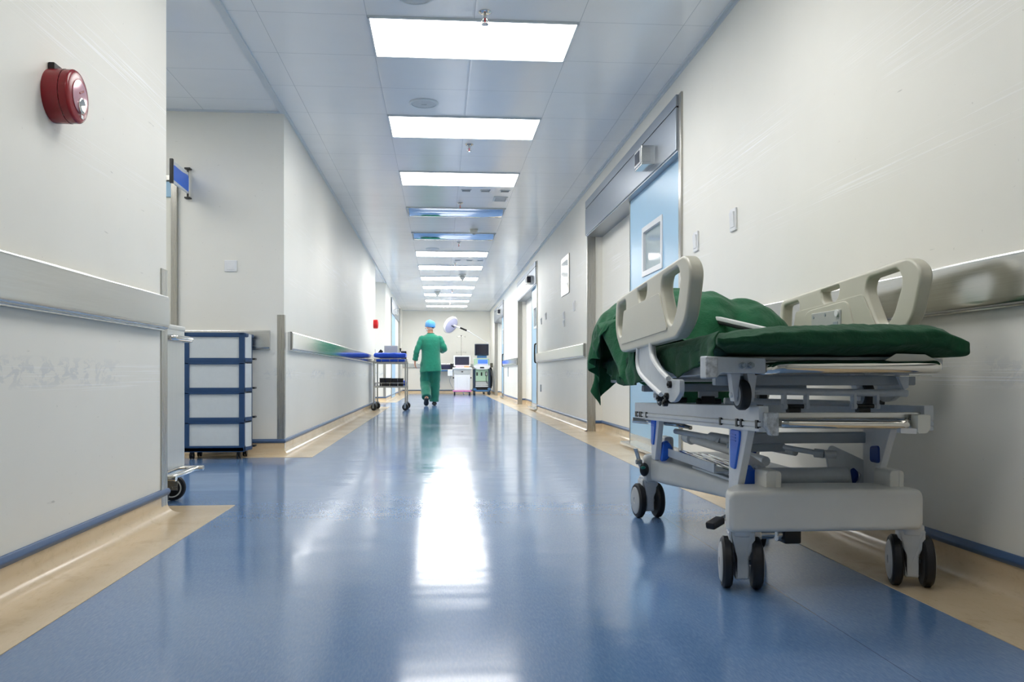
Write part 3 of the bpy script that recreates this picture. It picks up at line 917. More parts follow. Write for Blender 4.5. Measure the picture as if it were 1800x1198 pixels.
def passage_things():
    # --- blue drawer tower
    x0, x1, y0, y1 = -1.825, -1.40, 6.03, 6.29
    t = thing('drawer_unit', ((x0 + x1) / 2, (y0 + y1) / 2, 0), 'blue framed plastic drawer tower with four milky drawers on castors', 'drawer unit')
    zb, zt = 0.052, 0.905
    f = MB()
    f.box(x0, x1 + 0.012, y0, y1, zt - 0.03, zt, 0.008)
    f.box(x0, x1, y0, y1, zb, zb + 0.045, 0.006)
    hs = (zt - zb) / 4
    for k in range(4):
        z = zb + hs * k
        f.box(x0, x1, y0, y1, z, z + 0.034, 0.004)
        f.box(x0, x0 + 0.038, y0, y0 + 0.03, z, z + hs, 0.003).box(x1 - 0.038, x1, y0, y0 + 0.03, z, z + hs, 0.003)
        f.box(x0, x0 + 0.038, y1 - 0.03, y1, z, z + hs, 0.003).box(x1 - 0.038, x1, y1 - 0.03, y1, z, z + hs, 0.003)
        f.box(x0, x1, y0, y0 + 0.03, z + hs - 0.012, z + hs + 0.001, 0.002)
    f.build('frame', M['drawerblue'], t)
    for k in range(4):
        z = zb + hs * k
        MB().box(x0 + 0.036, x1 - 0.036, y0 + 0.012, y0 + 0.02, z + 0.03, z + hs - 0.008, 0.003).build('side_panel', M['drawerwhite'], t)
        # bowed drawer front facing the corridor
        n = 8
        arcp = [(x1 - 0.03 + 0.048 * math.sin(PI * (0.12 + 0.76 * i / n)), y0 + 0.018 + (y1 - y0 - 0.036) * i / n) for i in range(n + 1)]
        poly = arcp + [(x1 - 0.06, y1 - 0.02), (x1 - 0.06, y0 + 0.02)]
        d = MB().prism(poly, z + 0.034, z + hs - 0.006, 'xy').build('drawer', M['drawerwhite'], t, 40)
        poly2 = [(px + 0.006, py) for px, py in arcp] + [(x1 - 0.05, y1 - 0.01), (x1 - 0.05, y0 + 0.01)]
        MB().prism(poly2, z + 0.008, z + 0.034, 'xy').build('drawer_lip', M['drawerblue'], d, 40)
        cy = (y0 + y1) / 2 + 0.06
        MB().box(x1 + 0.012, x1 + 0.04, cy - 0.03, cy + 0.03, z + 0.022, z + 0.036, 0.004).build('handle', M['black'], d)
    for cx in (x0 + 0.05, x1 - 0.045):
        for cy in (y0 + 0.035, y1 - 0.035):
            w = MB().cyl((cx - 0.014, cy, 0.024), (cx - 0.004, cy, 0.024), 0.024, n=18, bev=0.003).cyl((cx + 0.004, cy, 0.024), (cx + 0.014, cy, 0.024), 0.024, n=18, bev=0.003)
            w.cyl((cx - 0.012, cy, 0.024), (cx + 0.012, cy, 0.024), 0.008, n=12).box(cx - 0.013, cx + 0.013, cy - 0.018, cy + 0.02, 0.03, 0.054, 0.006)
            w.build('castor', M['black'], t)
    # --- steel cart half hidden by the near wall
    x1 = -1.243
    x0 = -1.90
    y0, y1 = 3.79, 4.13
    t = thing('steel_cart', ((x0 + x1) / 2, (y0 + y1) / 2, 0), 'stainless steel cabinet cart half hidden behind the near left wall', 'cart')
    MB().box(x0, x1, y0, y1, 0.165, 0.82, 0.006).box(x0 - 0.004, x1 + 0.003, y0 - 0.004, y1 + 0.004, 0.816, 0.84, 0.006).build('cabinet', M['cartsteel'], t)
    h = MB()
    for z in (0.775,):
        h.tube(smooth_path([(x1 - 0.02, y0 + 0.03, z), (x1 + 0.025, y0 + 0.03, z), (x1 + 0.042, y0 + 0.06, z), (x1 + 0.042, y1 - 0.06, z), (x1 + 0.025, y1 - 0.03, z), (x1 - 0.02, y1 - 0.03, z)], 5), 0.014, 12)
    h.build('push_handle', M['chrome'], t)
    h = MB()
    pts = [(x0 - 0.03, y0 - 0.03, 0.148), (x1 + 0.02, y0 - 0.03, 0.148), (x1 + 0.042, y0 - 0.008, 0.148), (x1 + 0.042, y1 + 0.01, 0.148), (x1 + 0.02, y1 + 0.03, 0.148), (x0 - 0.03, y1 + 0.03, 0.148)]
    h.tube(smooth_path(pts, 4), 0.013, 12)
    h.box(x0, x1, y0, y1, 0.142, 0.166, 0.003)
    h.build('bumper_bar', M['chrome'], t)
    for cx, cy in ((x1 - 0.045, y0 + 0.05), (x1 - 0.045, y1 - 0.04), (x0 + 0.07, y0 + 0.05), (x0 + 0.07, y1 - 0.04)):
        c = MB().box(cx - 0.03, cx + 0.03, cy - 0.03, cy + 0.03, 0.132, 0.143, 0.003)
        c.box(cx - 0.026, cx + 0.03, cy - 0.022, cy - 0.018, 0.05, 0.135, 0.002).box(cx - 0.026, cx + 0.03, cy + 0.018, cy + 0.022, 0.05, 0.135, 0.002)
        c.cyl((cx, cy - 0.026, 0.062), (cx, cy + 0.026, 0.062), 0.008, n=12)
        k = c.build('castor', M['steel_x'], t)
        MB().lathe([(0.0, -0.015), (0.046, -0.015), (0.058, -0.013), (0.062, -0.006), (0.062, 0.006), (0.058, 0.013), (0.046, 0.015), (0, 0.015)], (cx, cy, 0.062), (0, 1, 0), 26).build('tyre', M['rubber'], k)
        MB().lathe([(0.04, -0.0165), (0.046, -0.0165), (0.046, 0.0165), (0.04, 0.0165)], (cx, cy, 0.062), (0, 1, 0), 26).build('wheel_rim', M['cream'], k)
# ================================================================== PATIENT TROLLEY
def TZ(y):
    return -0.028 * (y - 2.2)          # the upper deck stands a little head-down

def bed():
    t = thing('patient_trolley', (1.09, 2.85, 0), 'wheeled patient trolley with green mattress, raised side guards and twin-wheel castors', 'hospital trolley')
    # ---------------- wheeled base
    for (x0, x1, y0, y1, z0, z1) in ((0.798, 1.358, 2.225, 2.385, 0.170, 0.284), (0.852, 1.365, 3.40, 3.535, 0.160, 0.268)):
        mb = MB()
        rings = []
        us = [0, 0.006, 0.013, 0.025, 0.05, 0.08, 0.11, 0.14, 0.22, 0.32, 0.42]
        us = us + [0.5] + [1 - q for q in us[::-1]]
        for u in us:
            x = x0 + (x1 - x0) * u
            sag = 0.012 * math.sin(PI * u)
            dist = min(x - x0, x1 - x)
            e = 0.012 * max(0.0, 1 - dist / 0.014) ** 2
            yb = y0 + (y1 - y0) * min(1.0, 0.22 + 0.78 * (dist / 0.075) ** 0.8)
            rings.append([(x, a, b) for a, b in round_poly([(y0 + e * 0.6, z0 + e), (yb, z0 + e), (yb, z1 + sag * 0.3 - e), (y0 + e * 0.6, z1 + sag * 0.3 - e)], 0.015, 4)])
        mb.loft(rings)
        mb.build('base_beam', M['baseplastic'], t, 40)
    mb = MB()
    rings = []
    for y, hw, z0, z1 in ((2.36, 0.13, 0.18, 0.272), (2.5, 0.105, 0.17, 0.25), (2.9, 0.10, 0.165, 0.235), (3.15, 0.11, 0.15, 0.235), (3.32, 0.19, 0.155, 0.25), (3.42, 0.235, 0.162, 0.262)):
        c = 1.105
        rings.append([(a, y, b) for a, b in round_poly([(c - hw, z0), (c + hw, z0), (c + hw, z1), (c - hw, z1)], 0.025, 4)])
    mb.loft(rings).build('base_spine', M['baseplastic'], t, 50)
    mb = MB()
    for x in (1.02, 1.07, 1.12):
        mb.obox((x - 0.02, 2.5, 0.248), (x - 0.02, 3.2, 0.242), 0.012, 0.010, 0.003)
    mb.build('spine_ribs', M['baseplastic'], t)
    # castors
    for cx, cy, turn in ((0.857, 2.30, -14), (1.352, 2.285, -21), (0.882, 3.46, 4), (1.345, 3.46, -10)):
        z = 0.073
        RC = Matrix.Translation((cx, cy, 0)) @ Matrix.Rotation(math.radians(turn), 4, 'Z') @ Matrix.Translation((-cx, -cy, 0))
        def spin(mb):
            bmesh.ops.transform(mb.bm, matrix=RC, verts=mb.bm.verts)
            return mb
        b = MB()
        b.prism(round_poly([(cx - 0.036, 0.164), (cx + 0.036, 0.164), (cx + 0.036, 0.128), (cx + 0.019, 0.092), (cx + 0.019, 0.03), (cx - 0.019, 0.03), (cx - 0.019, 0.092), (cx - 0.036, 0.128)], 0.006, 3), cy - 0.03, cy + 0.03, 'xz', 0.006)
        b.cyl((cx, cy, 0.15), (cx, cy, 0.176), 0.037, n=28, bev=0.004)
        k = spin(b).build('castor', M['whitemetal'], t)
        for s in (-1, 1):
            a = cx + s * 0.041
            spin(MB().lathe([(0, -0.013), (0.05, -0.015), (0.066, -0.014), (0.0725, -0.008), (0.0725, 0.008), (0.066, 0.014), (0.05, 0.015), (0, 0.013)], (a, cy, z), (1, 0, 0), 36)).build('tyre', M['rubber'], k)
            spin(MB().lathe([(0, 0.0155), (0.012, 0.0155), (0.013, 0.0185), (0.050, 0.0185), (0.057, 0.0145), (0, 0.013)], (a, cy, z), (s, 0, 0), 32)).build('wheel_cover', M['hub'], k)
        spin(MB().cyl((cx - 0.05, cy, z), (cx + 0.05, cy, z), 0.007, n=12)).build('axle', M['greymetal'], k)
    # fifth wheel and its linkage under the middle
    cx, cy = 1.10, 2.80
    b = MB().cyl((cx - 0.012, cy, 0.06), (cx + 0.012, cy, 0.06), 0.06, n=30, bev=0.004)
    b.build('steering_wheel', M['rubber'], t)
    MB().box(cx - 0.03, cx - 0.022, cy - 0.02, cy + 0.1, 0.05, 0.16, 0.002).box(cx + 0.022, cx + 0.03, cy - 0.02, cy + 0.1, 0.05, 0.16, 0.002).cyl((cx - 0.034, cy, 0.06), (cx + 0.034, cy, 0.06), 0.009, n=12).build('wheel_bracket', M['steel_x'], t)
    b = MB().cyl((0.93, 2.36, 0.142), (0.975, 2.36, 0.142), 0.016, n=14).cyl((0.985, 2.36, 0.14), (0.998, 2.36, 0.14), 0.021, n=16).box(0.90, 0.935, 2.34, 2.38, 0.125, 0.168, 0.004)
    b.build('brake_linkage', M['steel_x'], t)
    MB().box(0.998, 1.05, 2.33, 2.39, 0.115, 0.17, 0.006).build('brake_block', M['black'], t)
    b = MB().obox((0.83, 2.33, 0.20), (0.795, 2.30, 0.192), 0.02, 0.008, 0.002)
    k = b.build('foot_pedal', M['steel_x'], t)
    MB().obox((0.80, 2.305, 0.194), (0.755, 2.27, 0.182), 0.03, 0.022, 0.006).build('pedal_pad', M['rubber'], k)
    b = MB().obox((0.845, 3.42, 0.215), (0.83, 3.40, 0.245), 0.016, 0.012, 0.003).obox((0.832, 3.40, 0.24), (0.812, 3.39, 0.30), 0.022, 0.006, 0.002).cyl((0.815, 3.395, 0.243), (0.84, 3.395, 0.243), 0.010, n=12)
    k = b.build('foot_pedal', M['steel_z'], t)
    MB().sph((0.848, 3.385, 0.212), 0.022, (0.9, 0.7, 1.3)).build('pedal_pad', M['black'], k)
    MB().sph((0.838, 3.366, 0.222), 0.011, (1, 0.5, 0.6)).build('indicator', M['green_ind'], k)
    # pivot blocks standing on the beams
    for x, y, z0, z1, w in ((0.950, 2.335, 0.262, 0.334, 0.046), (1.316, 2.335, 0.258, 0.332, 0.044), (0.956, 3.44, 0.25, 0.347, 0.04), (1.28, 3.44, 0.25, 0.345, 0.04)):
        b = MB().prism(round_poly([(x - w / 2, z0), (x + w / 2, z0), (x + w / 2, z1), (x - w / 2, z1)], [0.003, 0.003, 0.014, 0.014], 4), y - 0.045, y + 0.045, 'xz', 0.004)
        b.box(x + w * 0.12, x + w * 0.34, y - 0.047, y + 0.047, z0, z1 - 0.003, 0.002)
        b.build('pivot_block', M['baseplastic'], t)
    # ---------------- scissor legs with blue inserts
    def leg(x, s, ys, ye, z0, z1, yb0, yb1):
        """plate in the length-height plane: top edge ys..ye at z1, foot yb0..yb1 at z0"""
        b = MB().prism(round_poly([(ye, z1), (ys, z1), (yb0, z0), (yb1, z0)], 0.006, 3), x - 0.011, x + 0.011, 'yz', 0.003)
        k = b.build('lift_leg', M['whitemetal'], t)
        # recessed grip, narrower towards its foot
        for side in ((-1, 1) if s < 0 else ()):
            xs = x + side * 0.0125
            ym, yl = ye - (ye - ys) * 0.16, ye - (ye - ys) * 0.66
            zt, zm = z1 - 0.008, z0 + (z1 - z0) * 0.34
            yq = yl + (ym - yl) * 0.52
            poly = round_poly([(ym, zt), (yl, zt), (yl + 0.004, zt - 0.03), (yq, zm), (ym, zm + 0.002)], 0.010, 4)
            MB().prism(poly, xs - 0.005, xs + 0.005, 'yz', 0.003).build('grip_insert', M['blueplastic'], k)
        if s > 0:
            y = (ys + ye) / 2
            MB().prism(round_poly([(y - 0.022, 0.345), (y + 0.03, 0.345), (y + 0.03, 0.392), (y - 0.018, 0.398)], 0.012, 4), x - 0.0165, x - 0.008, 'yz', 0.002).build('grip_insert', M['deepblue'], k)
            return k
        r = MB()
        for q in range(3):
            zz = z1 - 0.022 - q * 0.009
            r.obox((x - 0.0185, ye - (ye - ys) * 0.2, zz), (x - 0.0185, ye - (ye - ys) * 0.5, zz), 0.003, 0.003, 0.001)
        r.build('grip_ribs', M['blueplastic'], k)
        return k
    leg(0.888, -1, 2.297, 2.456, 0.262, 0.452, 2.392, 2.458)
    leg(0.893, -1, 3.276, 3.404, 0.255, 0.436, 3.345, 3.402)
    leg(1.312, 1, 2.297, 2.456, 0.262, 0.452, 2.392, 2.458)
    leg(1.312, 1, 3.276, 3.404, 0.255, 0.436, 3.345, 3.402)
    for x, y, z in ((0.918, 2.405, 0.302), (1.265, 2.47, 0.298), (0.925, 3.33, 0.30), (1.28, 3.33, 0.30)):
        b = MB()
        b.prism(round_poly([(x - 0.022, z - 0.048), (x + 0.0, z - 0.046), (x + 0.027, z - 0.012), (x + 0.025, z + 0.012), (x + 0.004, z + 0.038), (x - 0.016, z + 0.03)], 0.008, 4), y - 0.012, y + 0.016, 'xz', 0.006)
        b.build('pivot_cover', M['blueplastic'] if x < 1 else M['deepblue'], t, 50)
    # lift cylinder, torque tubes, links, triangle plates
    b = MB().cyl((0.962, 2.45, 0.2975), (1.246, 2.45, 0.2975), 0.0265, n=30, bev=0.004)
    b.build('torque_tube', M['lightgrey'], t)
    MB().lathe([(0.028, 0), (0.036, 0.004), (0.036, 0.014), (0.028, 0.02)], (0.955, 2.45, 0.2975), (1, 0, 0), 30).build('tube_collar', M['whitemetal'], t)
    MB().cyl((0.94, 2.405, 0.268), (1.27, 2.405, 0.268), 0.0125, n=22, bev=0.002).build('cross_tube', M['lightgrey'], t)
    tri = [(1.200, 0.392), (1.357, 0.320), (1.370, 0.300), (1.360, 0.278), (1.313, 0.250), (1.205, 0.250), (1.183, 0.362)]
    hole = [(1.259, 0.317), (1.272, 0.322), (1.296, 0.299), (1.284, 0.274), (1.266, 0.272)]
    pierced('rocker_plate', round_poly(tri, 0.010, 4), [round_poly(hole, 0.006, 3)], 'xz', 2.452, 2.464, 0.002, M['lightgrey'], t)
    b = MB().cyl((1.348, 2.446, 0.301), (1.348, 2.47, 0.301), 0.011, n=6)
    b.cyl((1.348, 2.44, 0.301), (1.348, 2.452, 0.301), 0.006, n=12)
    b.build('pivot_bolt', M['greymetal'], t)
    tri2 = [(0.90, 0.37), (0.935, 0.372), (1.00, 0.33), (1.01, 0.28), (0.93, 0.255), (0.90, 0.262)]
    MB().prism(round_poly(tri2, 0.012, 4), 2.475, 2.487, 'xz', 0.003).build('rocker_plate', M['whitemetal'], t)
    b = MB().tube([(0.93, 2.62, 0.378), (1.085, 2.58, 0.378), (1.165, 2.47, 0.366)], 0.0085, 10)
    b.cyl((1.155, 2.475, 0.366), (1.178, 2.458, 0.364), 0.014, n=6)
    b.cyl((1.178, 2.458, 0.364), (1.212, 2.45, 0.362), 0.0125, n=14)
    b.build('link_rod', M['lightgrey'], t)
    MB().box(0.92, 1.34, 2.44, 2.475, 0.398, 0.431, 0.004).build('cross_beam', M['greymetal'], t)
    MB().box(0.92, 1.30, 3.30, 3.335, 0.405, 0.44, 0.004).build('cross_beam', M['greymetal'], t)
    MB().box(0.95, 1.10, 2.56, 2.60, 0.362, 0.388, 0.004).build('link_beam', M['greymetal'], t)
    # hydraulic rams lying lengthwise
    b = MB().cyl((1.00, 3.28, 0.352), (1.06, 2.62, 0.325), 0.016, n=18, bev=0.003).cyl((1.0, 3.3, 0.354), (1.0, 3.22, 0.350), 0.022, n=18, bev=0.003)
    b.build('hydraulic_ram', M['whitemetal'], t)
    b = MB().cyl((0.965, 3.33, 0.375), (1.15, 2.60, 0.355), 0.011, n=16).cyl((1.03, 3.08, 0.369), (1.075, 2.90, 0.364), 0.020, n=20, bev=0.003)
    b.build('gas_spring', M['lightgrey'], t)
    MB().lathe([(0.018, -0.01), (0.028, -0.01), (0.028, 0.01), (0.018, 0.01)], (1.05, 3.0, 0.352), (0.09, -1, -0.03), 24).build('ram_collar', M['lightgrey'], t)
    b = MB().tube(smooth_path([(0.86, 3.40, 0.412), (0.90, 3.38, 0.408), (0.98, 3.36, 0.40), (1.02, 3.30, 0.39)], 4), 0.009, 10)
    b.cyl((0.805, 3.415, 0.417), (0.87, 3.40, 0.411), 0.012, n=12, bev=0.002)
    b.build('crank_handle', M['chrome'], t)
    # wire tray under the frame
    b = MB()
    for i in range(5):
        b.tube([(0.93 + i * 0.03, 2.55, 0.30 - i * 0.004), (0.96 + i * 0.03, 3.25, 0.30 - i * 0.004)], 0.0035, 6)
    b.build('wire_tray', M['chrome'], t)
    b = MB().box(0.93, 1.24, 2.75, 3.38, 0.272, 0.279, 0.003).box(0.93, 0.936, 2.75, 3.38, 0.272, 0.305, 0.002)
    b.build('shelf_plate', M['lightgrey'], t)
    # ---------------- upper frame
    y0, y1 = 2.16, 3.58
    for x, s in ((0.868, -1), (1.332, 1)):
        b = MB()
        m = Matrix.Translation((0, 0, 0.489)) @ Matrix.Translation((0, 2.2, 0)) @ Matrix.Rotation(math.atan(-0.028), 4, 'X') @ Matrix.Translation((0, -2.2, 0))
        b.box(x - 0.014, x + 0.014, y0, y1, -0.008, 0.034, 0.003, 2, m)
        b.box(x - 0.017, x + 0.014, y0, y1, -0.022, -0.010, 0.002, 2, m)
        b.box(x - 0.014, x + 0.014, y0, y1, -0.036, -0.024, 0.003, 2, m)
        b.box(x - 0.010, x + 0.012, y0 + 0.002, y1 - 0.002, -0.035, 0.032, 0.002, 2, m)
        k = b.build('side_rail', M['lightgrey'] if s > 0 else M['whitemetal'], t)  # left rail whiter: the light on its outer face put into the colour
        if s < 0:
            for yy in (3.55, 3.53, 3.48, 3.455, 3.37, 2.46, 2.32, 2.285, 2.17):
                b = MB().box(x - 0.0185, x - 0.006, yy - 0.008, yy + 0.008, -0.027, -0.004, 0.001, 2, m)
                b.build('rail_clip', M['black'], k)
    b = MB().prism(round_poly([(0.866, 0.507), (0.900, 0.507), (0.900, 0.445), (0.880, 0.445), (0.866, 0.47)], 0.004, 3), 2.135, 2.165, 'xz', 0.003)
    b.build('end_cap', M['scratched'], t)
    b = MB().prism(round_poly([(1.285, 0.500), (1.322, 0.500), (1.322, 0.462), (1.312, 0.449), (1.285, 0.449)], 0.005, 3), 2.135, 2.17, 'xz', 0.003)
    b.build('end_cap', M['cream'], t)
    b = MB().tube(smooth_path([(0.898, 2.18, 0.479), (0.915, 2.155, 0.477), (0.95, 2.145, 0.476), (1.225, 2.145, 0.473), (1.26, 2.155, 0.474), (1.282, 2.18, 0.478)], 6), 0.0115, 14)
    b.build('push_bar', M['chrome'], t)
    MB().box(0.88, 1.32, 2.175, 2.20, 0.488, 0.505, 0.003).build('foot_crossbar', M['steel_x'], t)
    MB().box(0.88, 1.32, 3.50, 3.54, 0.445, 0.485, 0.003).build('head_crossbar', M['greymetal'], t)
    b = MB().prism(round_poly([(1.24, 0.450), (1.285, 0.448), (1.285, 0.462), (1.24, 0.464)], 0.003, 2), 2.14, 2.16, 'xz')
    b.build('label_plate', M['white'], t)
    # ---------------- detachable top with its own small wheels
    b = MB().prism(round_poly([(0.694, 0.657), (0.726, 0.656), (0.856, 0.652), (0.856, 0.611), (0.735, 0.613), (0.722, 0.598), (0.694, 0.598)], 0.004, 3), 2.115, 2.165, 'xz', 0.003)
    k = b.build('corner_bracket', M['lightgrey'], t)
    MB().box(0.692, 0.7235, 2.108, 2.118, 0.600, 0.655, 0.003).build('bumper_face', M['scratched'], k)
    for x in (0.791, 0.814):
        b = MB().cyl((x, 2.106, 0.633), (x, 2.118, 0.633), 0.0085, n=6).cyl((x, 2.098, 0.633), (x, 2.108, 0.633), 0.005, n=12)
        b.build('bolt', M['greymetal'], k)
    MB().prism(round_poly([(1.31, 0.655), (1.372, 0.652), (1.372, 0.622), (1.31, 0.624)], 0.004, 3), 2.16, 2.20, 'xz', 0.003).build('corner_bracket', M['lightgrey'], t)
    b = MB().tube(smooth_path([(0.85, 2.16, 0.622), (0.88, 2.12, 0.624), (0.93, 2.105, 0.627), (1.27, 2.10, 0.629), (1.31, 2.108, 0.629), (1.33, 2.135, 0.629), (1.333, 2.19, 0.629)], 6), 0.0175, 18)
    b.build('chrome_push_bar', M['chrome'], t)
    MB().box(1.22, 1.31, 2.11, 2.14, 0.603, 0.606, 0.001).build('latch_plate', M['steel_x'], t)
    b = MB()
    for x in (0.778, 1.322):
        b.obox((x, 2.14, 0.632 + TZ(2.14)), (x, 3.66, 0.632 + TZ(3.66)), 0.03, 0.04, 0.004)
    for y in (2.16, 2.75, 3.2, 3.64):
        b.box(0.778, 1.322, y - 0.015, y + 0.015, 0.615 + TZ(y), 0.645 + TZ(y), 0.004)
    b.build('deck_frame', M['lightgrey'], t)
    m = Matrix.Translation((0, 2.2, 0)) @ Matrix.Rotation(math.atan(-0.028), 4, 'X') @ Matrix.Translation((0, -2.2, 0))
    MB().box(0.764, 1.336, 2.13, 3.68, 0.645, 0.655, 0.003, 2, m).build('deck_panel', M['greybox'], t)
    b = MB()
    for x in (1.225,):
        b.prism([(x - 0.06, 0.642), (x + 0.10, 0.642), (x + 0.06, 0.662), (x - 0.02, 0.664)], 2.10, 2.104, 'xz', 0.001)
    b.build('deck_flap', M['cream'], t)
    # long tubes below the deck
    MB().box(0.76, 1.34, 2.235, 2.265, 0.578, 0.606, 0.004).build('under_beam', M['greymetal'], t)
    MB().box(0.80, 1.34, 2.93, 2.97, 0.548, 0.575, 0.004).box(0.80, 1.34, 3.2, 3.24, 0.54, 0.565, 0.004).build('under_beam', M['greymetal'], t)
    MB().cyl((0.842, 2.255, 0.563), (1.325, 2.255, 0.555), 0.0105, n=18, bev=0.002).build('wheel_tube', M['lightgrey'], t)
    MB().cyl((0.90, 2.56, 0.525), (1.31, 2.56, 0.515), 0.010, n=16).build('lower_tube', M['lightgrey'], t)
    for x0 in (0.960, 1.025, 1.163, 1.230):
        b = MB().box(x0, x0 + 0.009, 2.245, 2.268, 0.512, 0.562, 0.002)
        b.cyl((x0 - 0.004, 2.256, 0.518), (x0 + 0.013, 2.256, 0.518), 0.008, n=12)
        b.build('hanger', M['lightgrey'], t)
    for x0 in (0.969, 1.172):
        b = MB().cyl((x0, 2.256, 0.519), (x0 + 0.058, 2.256, 0.519), 0.0065, n=14)
        b.cyl((x0 + 0.006, 2.256, 0.508), (x0 + 0.040, 2.256, 0.508), 0.012, n=16)
        b.build('guide_roller', M['machdark'] if False else M['black'], t)
    def small_wheel(x, y, zt):
        z = 0.553 + TZ(y)
        r = 0.042
        b = MB()
        for s in (-1, 1):
            xo = x + s * 0.021
            b.prism(round_poly([(xo - s * 0.012, zt), (xo + s * 0.016, zt), (xo + s * 0.006, z - 0.018), (xo - s * 0.001, z - 0.018)], 0.002, 2), y - 0.016, y + 0.016, 'xz', 0.001)
        b.cyl((x - 0.034, y, z), (x + 0.034, y, z), 0.008, n=12)
        k = b.build('wheel_fork', M['whitemetal'], t)
        MB().lathe([(0, -0.012), (0.03, -0.014), (0.038, -0.013), (r, -0.007), (r, 0.007), (0.038, 0.013), (0.03, 0.014), (0, 0.012)], (x, y, z), (1, 0, 0), 30).build('small_wheel', M['rubber'], k)
        MB().lathe([(0, 0.0125), (0.028, 0.0155), (0.03, 0.0145), (0, 0.012)], (x, y, z), (-1, 0, 0), 24).build('wheel_cover', M['hub'], k)
    small_wheel(0.828, 2.215, 0.612)
    small_wheel(1.255, 2.36, 0.612)
    small_wheel(0.862, 3.16, 0.585)
    small_wheel(1.255, 3.16, 0.585)
    MB().prism([(1.262, 0.615), (1.30, 0.615), (1.298, 0.572), (1.284, 0.566)], 2.20, 2.215, 'xz', 0.002).build('tube_bracket', M['lightgrey'], t)
    # latch rollers seen between the two frames
    for x, y in ((0.985, 3.0), (0.90, 3.15)):
        b = MB().cyl((x - 0.035, y, 0.508), (x + 0.055, y, 0.508), 0.011, n=14).box(x - 0.02, x + 0.03, y - 0.012, y + 0.012, 0.5, 0.528, 0.003)
        b.build('latch_roller', M['black'], t)
        MB().box(x - 0.03, x + 0.045, y - 0.006, y + 0.006, 0.522, 0.545, 0.002).build('latch_bracket', M['lightgrey'], t)
    # ---------------- side guards
    def guard(x, s):
        f = lambda pts: [(p[0], p[1]) for p in pts]
        outer = round_poly([(3.245, 0.775), (3.225, 0.903), (2.31, 0.953), (2.246, 0.905), (2.30, 0.76), (2.40, 0.716), (3.085, 0.692), (3.14, 0.696)],
                           [0.06, 0.035, 0.05, 0.10, 0.08, 0.02, 0.02, 0.02], 7)
        near = round_poly([(2.545, 0.915), (2.372, 0.926), (2.345, 0.885), (2.395, 0.79), (2.44, 0.757), (2.49, 0.772), (2.562, 0.880)], [0.018, 0.02, 0.03, 0.03, 0.015, 0.02, 0.02], 5)
        far = round_poly([(3.195, 0.880), (3.055, 0.889), (3.052, 0.855), (3.12, 0.758), (3.165, 0.755), (3.205, 0.79)], [0.02, 0.02, 0.02, 0.02, 0.02, 0.02], 5)
        slot = round_poly([(2.872, 0.905), (2.735, 0.912), (2.742, 0.880), (2.772, 0.862), (2.835, 0.859), (2.862, 0.872)], [0.006, 0.006, 0.03, 0.02, 0.02, 0.03], 4)
        k = pierced('side_guard', outer, [near, far, slot], 'yz', x - 0.021, x + 0.021, 0.009, M['bedplastic'], t)
        p = round_poly([(3.075, 0.848), (2.572, 0.868), (2.476, 0.745), (3.118, 0.722)], [0.012, 0.015, 0.02, 0.01], 4)
        MB().prism(p, x - 0.0245, x - 0.0205, 'yz', 0.0016).build('recess_panel', M['bedplastic'], k, 30)
        if s > 0:
            q = round_poly([(2.98, 0.842), (2.66, 0.858), (2.60, 0.72), (3.05, 0.70)], 0.04, 5)
            MB().prism(q, x - 0.030, x - 0.02, 'yz', 0.004).build('raised_pad', M['bedplastic'], k, 40)
            MB().box(x - 0.034, x - 0.028, 2.70, 2.92, 0.70, 0.830, 0.006).build('latch_plate', M['greybox'], k)
            b = MB()
            for yy, zz in ((2.90, 0.815), (2.81, 0.818)):
                b.cyl((x - 0.036, yy, zz), (x - 0.033, yy, zz), 0.006, n=12)
            b.box(x - 0.0365, x - 0.033, 2.715, 2.75, 0.735, 0.79, 0.003).box(x - 0.0365, x - 0.033, 2.87, 2.905, 0.735, 0.785, 0.003)
            b.build('latch_slots', M['greymetal'], k)
            MB().cyl((x - 0.04, 2.72, 0.818), (x - 0.03, 2.72, 0.818), 0.012, n=16).build('latch_button', M['white'], k)
        # swing arm that carries the guard
        xa = x + s * 0.004
        arm = [(2.892, 0.706), (2.72, 0.712), (2.70, 0.668), (2.62, 0.628), (2.50, 0.594), (2.385, 0.594), (2.385, 0.553), (2.44, 0.527), (2.485, 0.522), (2.585, 0.549), (2.75, 0.584), (2.86, 0.615), (2.897, 0.648)]
        a = MB().prism(round_poly(arm, 0.012, 4), xa - 0.008, xa + 0.008, 'yz', 0.003).build('guard_arm', M['lightgrey'], t)
        e = MB()
        e.tube(smooth_path([(xa - s * -0.012, 2.70, 0.712), (xa - s * -0.012, 2.685, 0.668), (xa - s * -0.012, 2.60, 0.628), (xa - s * -0.012, 2.49, 0.596)], 5), 0.008, 8)
        e.tube(smooth_path([(xa - s * -0.010, 2.885, 0.70), (xa - s * -0.010, 2.893, 0.65), (xa - s * -0.010, 2.855, 0.613), (xa - s * -0.010, 2.73, 0.578), (xa - s * -0.010, 2.58, 0.545)], 5), 0.008, 8)
        e.build('arm_flange', M['whitemetal'], a)
        for yy, zz in ((2.475, 0.578), (2.508, 0.541), (2.60, 0.533), (2.53, 0.520)):
            e = MB().cyl((xa + s * 0.004, yy, zz), (xa + s * 0.018, yy, zz), 0.011, n=16).cyl((xa + s * 0.016, yy, zz), (xa + s * 0.021, yy, zz), 0.005, n=12)
            e.build('arm_bolt', M['black'], a)
    guard(0.715, -1)
    guard(1.385, 1)
    # ---------------- folded pole lying across the raised end
    b = MB().obox((0.975, 3.16, 0.852), (1.105, 2.68, 0.754), 0.022, 0.014, 0.003)
    b.build('folding_strut', M['whitemetal'], t)
    MB().obox((0.975, 3.165, 0.838), (1.10, 2.70, 0.744), 0.018, 0.012, 0.003).build('strut_channel', M['black'], t)
